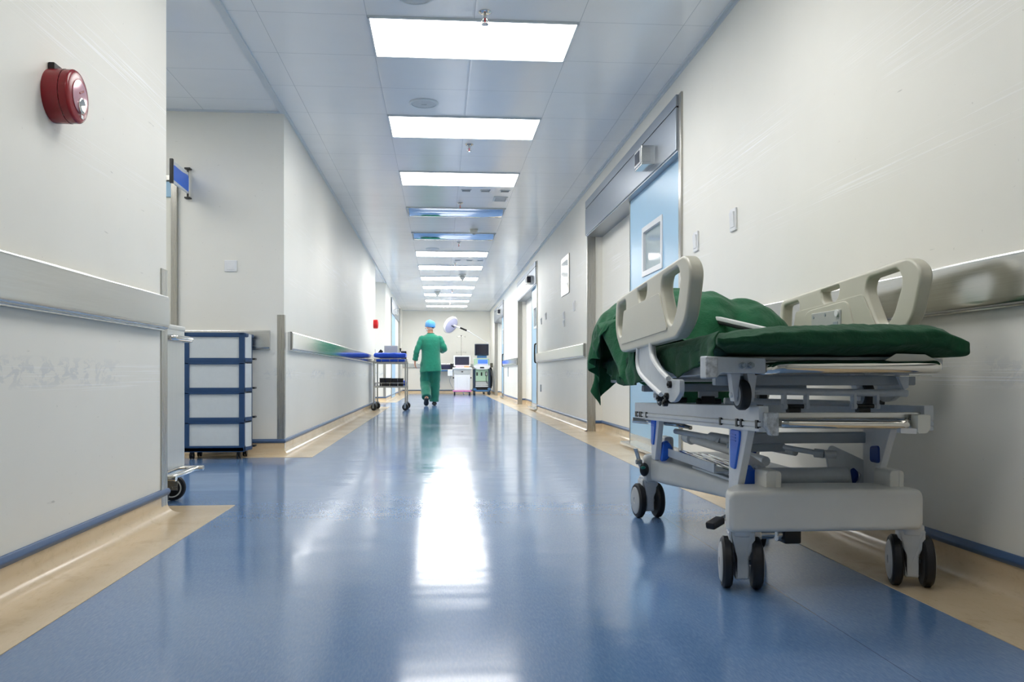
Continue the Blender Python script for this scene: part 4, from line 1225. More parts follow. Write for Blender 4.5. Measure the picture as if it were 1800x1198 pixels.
    MB().obox((1.02, 3.10, 0.70), (0.98, 3.15, 0.84), 0.02, 0.012, 0.003).obox((1.1, 2.70, 0.70), (1.1, 2.69, 0.75), 0.02, 0.012, 0.003).build('strut_foot', M['greymetal'], t)
    # ---------------- mattress in its green sheet
    bm = bmesh.new()
    bmesh.ops.create_cube(bm, size=1.0)
    bmesh.ops.subdivide_edges(bm, edges=bm.edges[:], cuts=43, use_grid_fill=True)
    from mathutils import noise
    X0, X1, Y0, Y1, Z0, Z1 = 0.736, 1.362, 2.062, 3.70, 0.656, 0.742
    for v in bm.verts:
        u, w, h = v.co.x * 2, v.co.y * 2, v.co.z * 2
        # superellipse section keeps long faces flat and rounds the edges
        ex = 9
        uu, ww = u, w
        edge = max(abs(u) ** 14, abs(w) ** 22)
        x = (X0 + X1) / 2 + uu * (X1 - X0) / 2
        y = (Y0 + Y1) / 2 + ww * (Y1 - Y0) / 2
        foot = max(0.0, (2.26 - y) / 0.2)
        foot = min(1.0, foot)
        x += uu * 0.028 * foot * foot * (1 if uu < 0 else 0.8)
        zc = (Z0 + Z1) / 2
        hz = (Z1 - Z0) / 2 * (1 - 0.42 * edge ** 1.0)
        z = zc + h * hz
        if h > -0.2:
            crown = 0.040 * abs(u) ** 2.2 if u < 0 else 0.006 * u ** 8
            z -= crown * (h + 0.2) / 1.2 * (0.5 + 0.5 * foot)
        side = abs(h) ** 6
        x -= (0.016 * side * (1 if u > 0 else -1)) * (abs(u) ** 8)
        y -= (0.020 * side * (1 if w > 0 else -1)) * (abs(w) ** 12)
        # worn foot end sags at the wall side
        if foot > 0 and u > 0.55:
            z -= 0.022 * foot * ((u - 0.55) / 0.45) ** 2
        p = Vector((x * 7, y * 7, z * 9))
        dsp = noise.fractal(p, 1.0, 2.0, 3) * 0.0065 + (0.5 - abs(noise.noise(Vector((x * 26 + y * 9, y * 15, z * 22))))) * 0.006
        rip = math.sin(y * 95 + x * 60 + noise.noise(p * 1.3) * 3) * 0.0016 * (1 if h < 0.9 else 0.4)
        z += dsp + TZ(y)
        x += rip * (1 if abs(u) > 0.98 else 0)
        if w < -0.98:
            y += rip * 1.6 + noise.noise(Vector((x * 22, z * 30, 3))) * 0.004
        v.co = (x, y, z)
    mb = MB()
    mb._add(bm)
    mt = mb.build('mattress', M['greensheet'], t, 0)
    for p in mt.data.polygons:
        p.use_smooth = True
    # loose hem of the sheet down the near side
    bm = bmesh.new()
    ny, nz = 110, 14
    grid = []
    hem = [(2.12, 0.652), (2.22, 0.645), (2.40, 0.622), (2.52, 0.598), (2.60, 0.612), (2.72, 0.645), (2.85, 0.62), (2.95, 0.585), (3.10, 0.568), (3.28, 0.562), (3.45, 0.585), (3.62, 0.62)]
    for i in range(ny + 1):
        y = 2.12 + (3.62 - 2.12) * i / ny
        for (a, za), (c, zc) in zip(hem, hem[1:]):
            if a <= y <= c + 1e-6:
                q = (y - a) / (c - a)
                q = q * q * (3 - 2 * q)
                zb = za + (zc - za) * q
                break
        row = []
        for j in range(nz + 1):
            s_ = j / nz
            zt = 0.722 + TZ(y)
            z = zt + (zb - zt) * s_
            fold = math.sin(y * 46 + 1.5 * math.sin(y * 11) + s_ * 2.0) * 0.007 * s_ + noise.noise(Vector((y * 14, s_ * 3, 1.0))) * 0.010 * s_
            x = 0.752 - 0.012 * math.sin(min(1, s_ * 3) * PI / 2) - 0.006 * s_ + fold
            if 2.36 < y < 2.92:
                x = max(x, 0.733)
            if y < 2.3:
                x -= 0.02 * (2.3 - y) / 0.18
            row.append(bm.verts.new((x, y, z)))
        grid.append(row)
    for i in range(ny):
        for j in range(nz):
            bm.faces.new((grid[i][j], grid[i + 1][j], grid[i + 1][j + 1], grid[i][j + 1]))
    mb = MB()
    mb._add(bm)
    hm = mb.build('sheet_hem', M['greensheet'], mt, 0)
    for p in hm.data.polygons:
        p.use_smooth = True
    so = hm.modifiers.new('Solidify', 'SOLIDIFY')
    so.thickness = 0.003
    return t

def blanket():
    """crumpled green drape thrown over a pillow: dropped as cloth and kept as a mesh"""
    cols = []
    def col(mb):
        o = mb.build('tmp_collider', M['green'])
        o.modifiers.new('Collision', 'COLLISION')
        o.collision.thickness_outer = 0.006
        o.collision.cloth_friction = 60
        cols.append(o)
    col(MB().box(0.755, 1.36, 2.5, 3.7, 0.62, 0.712, 0.02))
    col(MB().box(0.690, 0.738, 2.95, 3.25, 0.68, 0.93, 0.015))
    HUMPS = [(0.99, 3.33, 0.76, 0.21, 0.22, 0.17), (1.18, 3.18, 0.735, 0.16, 0.19, 0.145), (0.845, 3.50, 0.755, 0.165, 0.22, 0.16), (1.03, 3.15, 0.74, 0.12, 0.16, 0.165)]
    for cx, cy, cz, rx, ry, rz in HUMPS:
        col(MB().sph((cx, cy, cz), 1, (rx, ry, rz), 32))
    bm = bmesh.new()
    n = 0.019
    x0, x1, y0, y1 = 0.40, 1.37, 2.90, 3.95
    nx, ny = int((x1 - x0) / n), int((y1 - y0) / n)
    from mathutils import noise
    V = {}
    for j in range(ny + 1):
        for i in range(nx + 1):
            x, y = x0 + i * n, y0 + j * n
            xl = 0.80 if y < 3.04 else (0.47 if y < 3.27 else 0.50 - 0.03 * min(1.0, (y - 3.27) / 0.30))
            if x < xl:
                continue
            z = 0.722
            for cx, cy, cz, rx, ry, rz in HUMPS:
                q = 1 - ((x - cx) / (rx + 0.03)) ** 2 - ((y - cy) / (ry + 0.03)) ** 2
                if q > 0:
                    z = max(z, cz + (rz + 0.008) * math.sqrt(q))
            if x < 0.86:
                z = max(z, 0.90)
            z += 0.012 + 0.016 * abs(noise.noise(Vector((x * 9, y * 7, 2.0)))) + 0.012 * noise.noise(Vector((x * 17, y * 15, 5.0)))
            if x < 0.752 and y < 3.27:
                z -= 0.752 - x
                x = 0.752 - 0.004 * ((j % 3) - 1)
            V[i, j] = bm.verts.new((x, y, z))
    for j in range(ny):
        for i in range(nx):
            q = [(i, j), (i + 1, j), (i + 1, j + 1), (i, j + 1)]
            if all(k in V for k in q):
                bm.faces.new([V[k] for k in q])
    mb = MB()
    mb._add(bm)
    o = mb.build('tmp_cloth', M['green'])
    vg = o.vertex_groups.new(name='pin')
    ids = [v.index for v in o.data.vertices if (v.co.x - 0.93) ** 2 + (v.co.y - 3.42) ** 2 < 0.012 or (v.co.x - 1.12) ** 2 + (v.co.y - 3.22) ** 2 < 0.006]
    vg.add(ids, 1.0, 'REPLACE')
    cl = o.modifiers.new('Cloth', 'CLOTH')
    cl.settings.vertex_group_mass = 'pin'
    s = cl.settings
    s.quality = 7
    s.mass = 0.25
    s.tension_stiffness = 12
    s.compression_stiffness = 12
    s.shear_stiffness = 4
    s.bending_stiffness = 0.15
    s.air_damping = 1.5
    cl.collision_settings.distance_min = 0.004
    cl.collision_settings.collision_quality = 3
    cl.collision_settings.use_self_collision = False
    sc = bpy.context.scene
    cl.point_cache.frame_start = 1
    cl.point_cache.frame_end = 60
    for f in range(1, 41):
        sc.frame_set(f)
    dg = bpy.context.evaluated_depsgraph_get()
    me = bpy.data.meshes.new_from_object(o.evaluated_get(dg))
    sc.frame_set(1)
    for c in cols + [o]:
        bpy.data.objects.remove(c)
    me.name = 'drape'
    nr = [v.normal.copy() for v in me.vertices]
    for v, q in zip(me.vertices, nr):
        p = v.co
        a = noise.noise(Vector((p.x * 7 + p.z * 6, p.y * 9, p.z * 5)))
        c = noise.noise(Vector((p.x * 16 + 9, p.y * 13 - p.x * 8, p.z * 13)))
        d = (0.5 - abs(a)) * 0.028 + (0.5 - abs(c)) * 0.015
        v.co = p + q * (d - 0.006) if q.z > -0.2 else p + q * (d - 0.006) * 0.6
    b = bpy.data.objects.new('drape', me)
    C.objects.link(b)
    BASE[b.name] = Vector((0, 0, 0))
    me.materials.clear()
    me.materials.append(M['green'])
    for p in me.polygons:
        p.use_smooth = True
    su = b.modifiers.new('Solidify', 'SOLIDIFY')
    su.thickness = 0.004
    su.offset = 1
    sb = b.modifiers.new('Subsurf', 'SUBSURF')
    sb.levels = sb.render_levels = 1
    tag(b, 'crumpled dark green drape heaped over the head end of the trolley', 'drape')
    return b

def pillow():
    """the soft pillow the drape lies on, pressed flat on the mattress"""
    b = MB()
    for cx, cy, cz, rx, ry, rz in ((0.99, 3.33, 0.75, 0.19, 0.20, 0.15), (1.17, 3.19, 0.735, 0.14, 0.17, 0.115), (0.855, 3.48, 0.75, 0.13, 0.19, 0.14), (0.86, 3.20, 0.735, 0.085, 0.16, 0.085)):
        b.sph((cx, cy, cz), 1, (rx, ry, rz), 28)
    r = remesh(b, 0.014, 6)
    for v in r.bm.verts:
        v.co.z = max(v.co.z, 0.722 + TZ(v.co.y))
    bmesh.ops.remove_doubles(r.bm, verts=r.bm.verts, dist=0.002)
    o = r.build('pillow', M['greensheet'], None, 60)
    tag(o, 'dark green covered pillow lying under the drape at the head of the trolley', 'pillow')
    return o
# ================================================================== FAR THINGS
def castor_simple(t, x, y, r=0.05, col='rubber', post=0.02, name='castor', twin=False, turn=0.0):
    R = Matrix.Translation((x, y, 0)) @ Matrix.Rotation(turn, 4, 'Z') @ Matrix.Translation((-x, -y, 0))
    def sp(mb):
        bmesh.ops.transform(mb.bm, matrix=R, verts=mb.bm.verts)
        return mb
    b = MB()
    if twin:
        for s in (-1, 1):
            b.cyl((x + s * 0.012 - 0.01, y, r), (x + s * 0.012 + 0.01, y, r), r, n=20, bev=0.004)
    else:
        b.cyl((x - 0.016, y, r), (x + 0.016, y, r), r, n=22, bev=0.005)
    k = sp(b).build(name, M[col], t)
    b = MB().box(x - 0.024, x - 0.019, y - 0.02, y + 0.02, r * 0.7, r * 2 + post, 0.002).box(x + 0.019, x + 0.024, y - 0.02, y + 0.02, r * 0.7, r * 2 + post, 0.002).box(x - 0.024, x + 0.024, y - 0.02, y + 0.02, r * 2 + post - 0.006, r * 2 + post, 0.002).cyl((x - 0.03, y, r), (x + 0.03, y, r), 0.008, n=10)
    sp(b).build('wheel_fork', M['greymetal'], k)
    return k

def wrapped_bundle(name, x0, x1, y0, y1, z0, z1, label, group=None, seed=0.0, cat='cloth bundle'):
    from mathutils import noise
    bm = bmesh.new()
    bmesh.ops.create_cube(bm, size=1.0)
    bmesh.ops.subdivide_edges(bm, edges=bm.edges[:], cuts=13, use_grid_fill=True)
    for v in bm.verts:
        u, w, h = v.co.x * 2, v.co.y * 2, v.co.z * 2
        e = max(abs(u), abs(w))
        hz = (z1 - z0) / 2 * (1 - 0.25 * e ** 8)
        x = (x0 + x1) / 2 + u * (x1 - x0) / 2 * (1 - 0.05 * abs(h) ** 4)
        y = (y0 + y1) / 2 + w * (y1 - y0) / 2 * (1 - 0.07 * abs(h) ** 4)
        z = (z0 + z1) / 2 + h * hz
        d = noise.fractal(Vector((x * 9 + seed, y * 9, z * 14)), 1.0, 2.0, 3)
        if h > -0.9:
            z += 0.010 * d
        x += 0.006 * d
        y += 0.006 * d
        v.co = (x, y, z)
    mb = MB()
    mb._add(bm)
    o = mb.build(name, M['bluecloth'], None, 60)
    tag(o, label, cat, group)
    return o

def instrument_trolley():
    x0, x1, y0, y1 = -1.115, -0.565, 13.82, 14.62
    zt, zl = 0.806, 0.405
    t = thing('instrument_trolley', ((x0 + x1) / 2, (y0 + y1) / 2, 0), 'two tier steel instrument trolley standing by the left wall', 'trolley')
    for x in (x0 + 0.014, x1 - 0.014):
        for y in (y0 + 0.014, y1 - 0.014):
            b = MB().tube([(x, y, zt), (x + (0.012 if x < -0.8 else -0.012), y, zl), (x + (0.02 if x < -0.8 else -0.02), y, 0.125)] if False else [(x, y, zt + 0.03), (x, y, 0.125)], 0.0125, 12)
            b.build('post', M['steel_z'], t)
            castor_simple(t, x, y, 0.056, 'rubber', 0.016, turn=0.9 if x < -0.8 else 1.15)
    for z, nm in ((zt, 'top_shelf'), (zl, 'lower_shelf')):
        b = MB().box(x0, x1, y0, y1, z - 0.012, z, 0.004)
        b.box(x0, x1, y0, y0 + 0.004, z - 0.022, z + 0.004, 0.001).box(x0, x1, y1 - 0.004, y1, z - 0.022, z + 0.004, 0.001)
        k = b.build(nm, M['steel_x'], t)
        g = MB()
        zz = z + 0.055
        g.tube([(x0 + 0.014, y0 + 0.014, zz), (x1 - 0.014, y0 + 0.014, zz), (x1 - 0.014, y1 - 0.014, zz), (x0 + 0.014, y1 - 0.014, zz)], 0.0055, 8, True)
        for q in range(1, 4):
            xx = x0 + (x1 - x0) * q / 4
            for yy in (y0 + 0.014, y1 - 0.014):
                g.cyl((xx, yy, z), (xx, yy, zz), 0.004, n=8)
        for x in (x0 + 0.014, x1 - 0.014):
            for q in (1, 2, 3):
                g.cyl((x, y0 + (y1 - y0) * q / 4, z), (x, y0 + (y1 - y0) * q / 4, zz), 0.004, n=8)
        g.build('guard_rail', M['steel_x'], k)
    # things on it
    gr = 'blue wrapped bundles on the trolley'
    wrapped_bundle('cloth_bundle', x0 + 0.05, x1 - 0.03, y0 + 0.045, y0 + 0.42, zt + 0.001, zt + 0.066, 'lower flat blue wrapped bundle on the trolley top behind the rail', gr, 0.0)
    wrapped_bundle('cloth_bundle', x0 + 0.012, x1 - 0.01, y0 + 0.03, y0 + 0.44, zt + 0.074, zt + 0.160, 'puffy blue wrapped bundle uppermost on the trolley top', gr, 4.0)
    b = thing('equipment_box', (-0.84, 14.42, zt), 'pale grey equipment box standing behind the blue bundles', 'box')
    MB().box(-0.965, -0.735, 14.32, 14.56, zt + 0.012, zt + 0.295, 0.012).build('casing', M['greybox'], b)
    MB().box(-0.955, -0.745, 14.316, 14.322, zt + 0.03, zt + 0.285, 0.003).build('front_panel', M['hub'], b)
    MB().cyl((-0.94, 14.35, zt), (-0.94, 14.35, zt + 0.013), 0.01).cyl((-0.76, 14.35, zt), (-0.76, 14.35, zt + 0.013), 0.01).cyl((-0.94, 14.53, zt), (-0.94, 14.53, zt + 0.013), 0.01).cyl((-0.76, 14.53, zt), (-0.76, 14.53, zt + 0.013), 0.01).build('feet', M['black'], b)
    b = thing('black_handset', (-1.0, 14.44, zt), 'small tilted black handset at the left behind the blue bundles', 'handset')
    MB().obox((-1.03, 14.44, zt), (-1.03, 14.44, zt + 0.17), 0.02, 0.02, 0.004).build('stand', M['black'], b)
    MB().obox((-1.055, 14.44, zt + 0.16), (-1.01, 14.44, zt + 0.215), 0.03, 0.06, 0.006).build('head', M['black'], b)
    b = thing('black_device', (-0.62, 14.40, zt), 'dark monitor device at the right end of the trolley top', 'device')
    MB().box(-0.68, -0.585, 14.36, 14.45, zt, zt + 0.20, 0.008).build('casing', M['black'], b)
    MB().cyl((-0.69, 14.40, zt + 0.19), (-0.69, 14.40, zt + 0.235), 0.012, n=12).sph((-0.69, 14.40, zt + 0.24), 0.018, (1, 1, 0.8), 12).build('knob', M['black'], b)
    wrapped_bundle('cloth_bundle', x0 + 0.12, x1 - 0.02, y0 + 0.22, y0 + 0.60, zl + 0.001, zl + 0.10, 'blue wrapped bundle on the lower shelf behind the black boxes', gr, 8.0)
    for k, (xa, lb) in enumerate(((-0.965, 'leftmost'), (-0.865, 'second from left'), (-0.765, 'third from left'), (-0.665, 'rightmost'))):
        b = thing('black_box', (xa, y0 + 0.12, zl), '%s of four black boxes on the lower trolley shelf' % lb, 'box', 'black boxes on the lower shelf')
        h = 0.138 - (0.004 if k > 1 else 0)
        MB().box(xa - 0.046, xa + 0.046, y0 + 0.05, y0 + 0.2, zl + 0.001, zl + h - 0.02, 0.006).build('case', M['black'], b)
        MB().box(xa - 0.048, xa + 0.048, y0 + 0.048, y0 + 0.202, zl + h - 0.022, zl + h, 0.006).build('lid', M['rubber'], b)

def far_equipment():
    # ---- white cart with monitor and pink base
    xc, y0, y1 = 0.632, 23.85, 24.40
    t = thing('white_medical_cart', (xc, 24.1, 0), 'white medical cart with flat monitor and pink base trim near end wall', 'medical cart')
    MB().box(xc - 0.235, xc + 0.235, y0 + 0.03, y1, 0.135, 0.60, 0.015).build('cabinet', M['white'], t)
    MB().box(xc - 0.15, xc + 0.15, y0 + 0.022, y0 + 0.034, 0.16, 0.54, 0.006).build('front_door', M['white'], t)
    b = MB().box(xc - 0.145, xc + 0.145, y0 + 0.0235, y0 + 0.026, 0.45, 0.535, 0.001)
    b.build('pink_label', M['palepink'], t)
    MB().prism(round_poly([(xc - 0.235, 0.60), (xc + 0.235, 0.60), (xc + 0.255, 0.745), (xc - 0.255, 0.745)], 0.01, 3), y0 + 0.02, y1, 'xz', 0.006).build('drawer', M['greybox'], t)
    MB().box(xc - 0.028, xc + 0.028, y0 + 0.008, y0 + 0.025, 0.66, 0.69, 0.006).build('drawer_handle', M['black'], t)
    MB().box(xc - 0.28, xc + 0.28, y0 - 0.02, y1 + 0.02, 0.745, 0.80, 0.02).build('worktop', M['white'], t)
    k = MB().box(xc - 0.19, xc + 0.02, y0, y0 + 0.25, 0.80, 0.822, 0.006).build('keyboard_cover', M['palepink'], t)
    MB().box(xc + 0.06, xc + 0.2, y0 + 0.02, y0 + 0.2, 0.80, 0.828, 0.006).build('tray', M['orange'], t)
    b = MB().box(xc - 0.06, xc + 0.06, y1 - 0.2, y1 - 0.1, 0.80, 0.90, 0.01)
    b.build('monitor_stand', M['white'], t)
    k = MB().box(xc - 0.243, xc + 0.243, y0 + 0.18, y0 + 0.235, 0.828, 1.145, 0.012).build('monitor', M['white'], t)
    MB().box(xc - 0.208, xc + 0.208, y0 + 0.176, y0 + 0.184, 0.872, 1.112, 0.003).build('screen', M['greyscreen'], k)
    MB().box(xc - 0.275, xc + 0.275, y0 - 0.02, y1 + 0.02, 0.10, 0.135, 0.012).build('base_trim', M['pink'], t)
    for x in (xc - 0.22, xc + 0.22):
        for y in (y0 + 0.04, y1 - 0.04):
            castor_simple(t, x, y, 0.042, 'rubber', 0.015)
    MB().box(xc - 0.42, xc - 0.27, y0 + 0.1, y0 + 0.3, 0.55, 0.74, 0.02).build('side_box', M['white'], t)
    b = MB().tube(smooth_path([(xc - 0.33, y0 + 0.2, 0.55), (xc - 0.36, y0 + 0.18, 0.40), (xc - 0.30, y0 + 0.16, 0.25), (xc - 0.27, y0 + 0.16, 0.2)], 5), 0.007, 8)
    b.build('cable', M['greymetal'], t)
    MB().cyl((xc - 0.27, y0 + 0.12, 0.50), (xc - 0.235, y0 + 0.12, 0.50), 0.025, n=12).cyl((xc + 0.235, y0 + 0.12, 0.50), (xc + 0.27, y0 + 0.12, 0.50), 0.02, n=12).build('side_hook', M['black'], t)
    # ---- dark navy box on a frame behind the person
    t = thing('navy_pad', (0.05, 25.5, 0), 'narrow navy pad on a frame against the end wall behind the person', 'stretcher')
    MB().box(-0.25, 0.40, 25.45, 25.85, 0.76, 0.90, 0.03).build('pad', M['navypad'], t)
    MB().box(-0.25, 0.40, 25.45, 25.85, 0.69, 0.74, 0.012).build('frame', M['machblue'], t)
    MB().cyl((0.33, 25.43, 0.78), (0.33, 25.43, 0.93), 0.02, n=12).cyl((0.33, 25.43, 0.90), (0.45, 25.43, 0.93), 0.015, n=10).sph((0.40, 25.44, 0.82), 0.05).build('clamp', M['black'], t)
    for x in (-0.22, -0.08):
        MB().tube([(x, 25.5, 0.70), (x, 25.5, 0.02)], 0.015, 10).tube([(x, 25.75, 0.70), (x, 25.75, 0.02)], 0.015, 10).tube([(x, 25.48, 0.018), (x, 25.77, 0.018)], 0.018, 10).build('leg', M['whitemetal'], t)
    # ---- ultrasound machine
    xc, y0, y1 = 1.205, 23.9, 24.5
    t = thing('ultrasound_machine', (xc, 24.2, 0), 'dark blue and pale green ultrasound machine with two screens near end wall', 'medical machine')
    b = MB().box(xc - 0.25, xc - 0.185, y0 + 0.05, y1, 0.12, 0.76, 0.02).box(xc + 0.185, xc + 0.25, y0 + 0.05, y1, 0.12, 0.76, 0.02).box(xc - 0.2, xc + 0.2, y1 - 0.05, y1, 0.12, 0.76, 0.01)
    b.build('casing', M['machdark'], t)
    MB().box(xc - 0.19, xc + 0.19, y0 + 0.08, y1 - 0.06, 0.40, 0.78, 0.01).build('front_panel', M['machgreen'], t)
    for x in (xc - 0.14, xc - 0.01):
        MB().box(x - 0.022, x + 0.022, y0 + 0.07, y0 + 0.085, 0.56, 0.66, 0.004).build('probe_port', M['black'], t)
    b = MB().box(xc + 0.10, xc + 0.16, y0 + 0.065, y0 + 0.085, 0.55, 0.68, 0.004)
    k = b.build('probe_holder', M['black'], t)
    MB().box(xc + 0.115, xc + 0.145, y0 + 0.058, y0 + 0.07, 0.57, 0.66, 0.004).build('connector', M['hub'], k)
    MB().tube(smooth_path([(xc + 0.13, y0 + 0.06, 0.56), (xc + 0.12, y0 + 0.04, 0.48), (xc + 0.13, y0 + 0.05, 0.40), (xc + 0.16, y0 + 0.05, 0.33)], 5), 0.008, 8).build('cable', M['black'], t)
    MB().box(xc - 0.19, xc + 0.19, y0 + 0.09, y1 - 0.06, 0.27, 0.39, 0.008).build('lower_panel', M['greybox'], t)
    MB().box(xc - 0.2, xc + 0.2, y0 + 0.06, y1 - 0.06, 0.235, 0.262, 0.006).build('shelf', M['white'], t)
    MB().box(xc - 0.18, xc + 0.18, y0 + 0.1, y1 - 0.06, 0.12, 0.235, 0.006).build('plinth', M['black'], t)
    b = MB().box(xc - 0.26, xc - 0.16, y0 - 0.02, y1, 0.13, 0.2, 0.02).box(xc + 0.16, xc + 0.26, y0 - 0.02, y1, 0.13, 0.2, 0.02).box(xc - 0.2, xc + 0.2, y0 - 0.01, y0 + 0.06, 0.10, 0.15, 0.01)
    b.build('base', M['machblue'], t)
    for x in (xc - 0.215, xc + 0.215):
        for y in (y0 + 0.03, y1 - 0.06):
            castor_simple(t, x, y, 0.06, 'machdark', 0.015, twin=True)
    b = MB().prism(round_poly([(xc - 0.235, 0.80), (xc - 0.15, 0.745), (xc + 0.15, 0.745), (xc + 0.235, 0.80), (xc + 0.235, 0.86), (xc - 0.235, 0.86)], 0.02, 4), y0 - 0.06, y0 + 0.4, 'xz', 0.01)
    b.build('console', M['whitemetal'], t)
    MB().obox((xc, y0 - 0.02, 0.862), (xc, y0 + 0.15, 0.90), 0.38, 0.02, 0.006).build('keypad', M['greybox'], t)
    MB().box(xc - 0.06, xc + 0.06, y0 - 0.075, y0 - 0.05, 0.775, 0.815, 0.006).build('grip', M['black'], t)
    MB().box(xc - 0.22, xc + 0.22, y0 + 0.15, y0 + 0.4, 0.86, 1.06, 0.02).build('display_housing', M['machgreen'], t)
    MB().box(xc - 0.11, xc + 0.17, y0 + 0.142, y0 + 0.152, 0.915, 1.025, 0.003).build('touch_screen', M['litscreen'], t)
    b = MB().tube([(xc - 0.235, y0 + 0.2, 0.83), (xc - 0.235, y0 + 0.2, 1.07), (xc + 0.235, y0 + 0.2, 1.07), (xc + 0.235, y0 + 0.2, 0.83)], 0.009, 8)
    b.build('frame_handle', M['whitemetal'], t)
    MB().box(xc - 0.13, xc + 0.15, y0 + 0.2, y0 + 0.38, 1.06, 1.15, 0.012).build('monitor_neck', M['machblue'], t)
    k = MB().box(xc - 0.205, xc + 0.205, y0 + 0.16, y0 + 0.24, 1.15, 1.49, 0.015).build('monitor', M['machdark'], t)
    MB().box(xc - 0.185, xc + 0.185, y0 + 0.155, y0 + 0.165, 1.175, 1.465, 0.004).build('screen', M['screen'], k)
    b = MB().tube(smooth_path([(xc + 0.23, y0 + 0.1, 0.83), (xc + 0.29, y0 + 0.08, 0.72), (xc + 0.30, y0 + 0.08, 0.45), (xc + 0.29, y0 + 0.1, 0.25)], 6), 0.018, 8)
    b.tube(smooth_path([(xc + 0.24, y0 + 0.15, 0.85), (xc + 0.26, y0 + 0.1, 0.6), (xc + 0.27, y0 + 0.1, 0.2)], 6), 0.02, 8)
    b.build('probe_cables', M['black'], t)
    MB().box(xc + 0.24, xc + 0.32, y0 + 0.05, y0 + 0.12, 0.80, 0.93, 0.012).build('probe', M['bronze'], t)
    # ---- drip stand
    x, y = 0.632, 25.0
    t = thing('drip_stand', (x, y, 0), 'thin steel drip stand with hooks behind the white medical cart', 'drip stand')
    b = MB().cyl((x, y, 0.06), (x, y, 1.76), 0.010, n=12)
    b.build('pole', M['steel_z'], t)
    for z, w in ((1.75, 0.12), (1.27, 0.14)):
        k = MB()
        for s in (-1, 1):
            k.tube(smooth_path([(x, y, z), (x + s * w * 0.8, y, z - 0.005), (x + s * w, y, z - 0.03), (x + s * w * 1.02, y, z + 0.02)], 5), 0.006, 8)
        k.build('hook', M['steel_z'], t)
    MB().sph((x, y, 1.765), 0.02).build('finial', M['black'], t)
    b = MB()
    for q in range(5):
        a = 2 * PI * q / 5
        b.tube([(x, y, 0.075), (x + 0.24 * math.cos(a), y + 0.24 * math.sin(a), 0.05)], 0.012, 8)
        b.cyl((x + 0.24 * math.cos(a) - 0.01, y + 0.24 * math.sin(a), 0.025), (x + 0.24 * math.cos(a) + 0.01, y + 0.24 * math.sin(a), 0.025), 0.025, n=14)
    b.build('base', M['steel_x'], t)
    # ---- mobile operating lamp
    px, py = 1.44, 25.2
    t = thing('operating_lamp', (px, py, 0), 'white mobile operating lamp with round tilted head on a long arm', 'lamp')
    b = MB()
    for q in range(4):
        a = PI / 4 + PI / 2 * q
        b.obox((px - 0.03, py, 0.09), (px - 0.03 + 0.13 * math.cos(a), py + 0.3 * math.sin(a), 0.08), 0.05, 0.03, 0.008)
    b.build('base', M['whitemetal'], t)
    for q in range(4):
        a = PI / 4 + PI / 2 * q
        castor_simple(t, px - 0.03 + 0.125 * math.cos(a), py + 0.28 * math.sin(a), 0.03, 'rubber', 0.01)
    MB().cyl((px, py, 0.08), (px, py, 1.55), 0.018, n=14).build('pole', M['whitemetal'], t)
    elbow = Vector((px, py, 1.55))
    mid = Vector((0.86, 25.0, 1.90))
    hub = Vector((0.345, 24.8, 2.10))
    b = MB().tube([elbow, mid], 0.012, 10).tube([mid, hub], 0.022, 12)
    b.sph(elbow, 0.03).sph(mid, 0.03)
    b.build('arm', M['lampwhite'], t)
    d = (hub - mid).normalized()
    MB().cyl(mid + d * 0.08, mid + d * 0.31 , 0.027, n=14).build('spring_sleeve', M['black'], t)
    ax = Vector((0.66, -0.58, -0.48)).normalized()
    c = Vector((0.30, 24.78, 2.085))
    b = MB().lathe([(0, -0.085), (0.10, -0.08), (0.20, -0.06), (0.265, -0.02), (0.275, 0.02), (0.262, 0.05), (0.245, 0.055)], c, ax, 40)
    b.build('lamp_head', M['lampwhite'], t)
    MB().lathe([(0.262, -0.012), (0.279, -0.004), (0.279, 0.006), (0.27, 0.012)], c, ax, 40).build('lamp_band', M['greybox'], t)
    MB().lathe([(0.246, 0.045), (0.20, 0.055), (0, 0.06)], c, ax, 40).build('lamp_glass', M['lampglass'], t)
    side = ax.cross(Vector((0, 0, 1))).normalized()
    MB().tube(smooth_path([hub, c - ax * 0.05 + Vector((0.09, 0, 0.04)), c - ax * 0.09], 5), 0.016, 10).build('yoke', M['lampwhite'], t)
    MB().cyl(c + ax * 0.055, c + ax * 0.17, 0.016, n=12).build('handle', M['black'], t)
# ================================================================== PERSON
def remesh(mb, voxel, smooth_iter=4):
    me = bpy.data.meshes.new('tmp')
    bmesh.ops.recalc_face_normals(mb.bm, faces=mb.bm.faces)
    mb.bm.to_mesh(me)
    mb.bm.free()
    o = bpy.data.objects.new('tmp', me)
    C.objects.link(o)
    r = o.modifiers.new('Remesh', 'REMESH')
    r.mode = 'VOXEL'
    r.voxel_size = voxel
    s = o.modifiers.new('Smooth', 'SMOOTH')
    s.factor = 0.5
    s.iterations = smooth_iter
    dg = bpy.context.evaluated_depsgraph_get()
    res = bpy.data.meshes.new_from_object(o.evaluated_get(dg))
    bpy.data.objects.remove(o)
    bpy.data.meshes.remove(me)
    out = MB()
    out.bm.from_mesh(res)
    bpy.data.meshes.remove(res)
    return out

def ell(c, rx, ry, n=20, rot=0.0, tilt=(0, 0)):
    """horizontal elliptical ring"""
    out = []
    for k in range(n):
        a = 2 * PI * k / n
        x, y = rx * math.cos(a), ry * math.sin(a)
        xr, yr = x * math.cos(rot) - y * math.sin(rot), x * math.sin(rot) + y * math.cos(rot)
        out.append((c[0] + xr, c[1] + yr, c[2] + xr * tilt[0] + yr * tilt[1]))
    return out

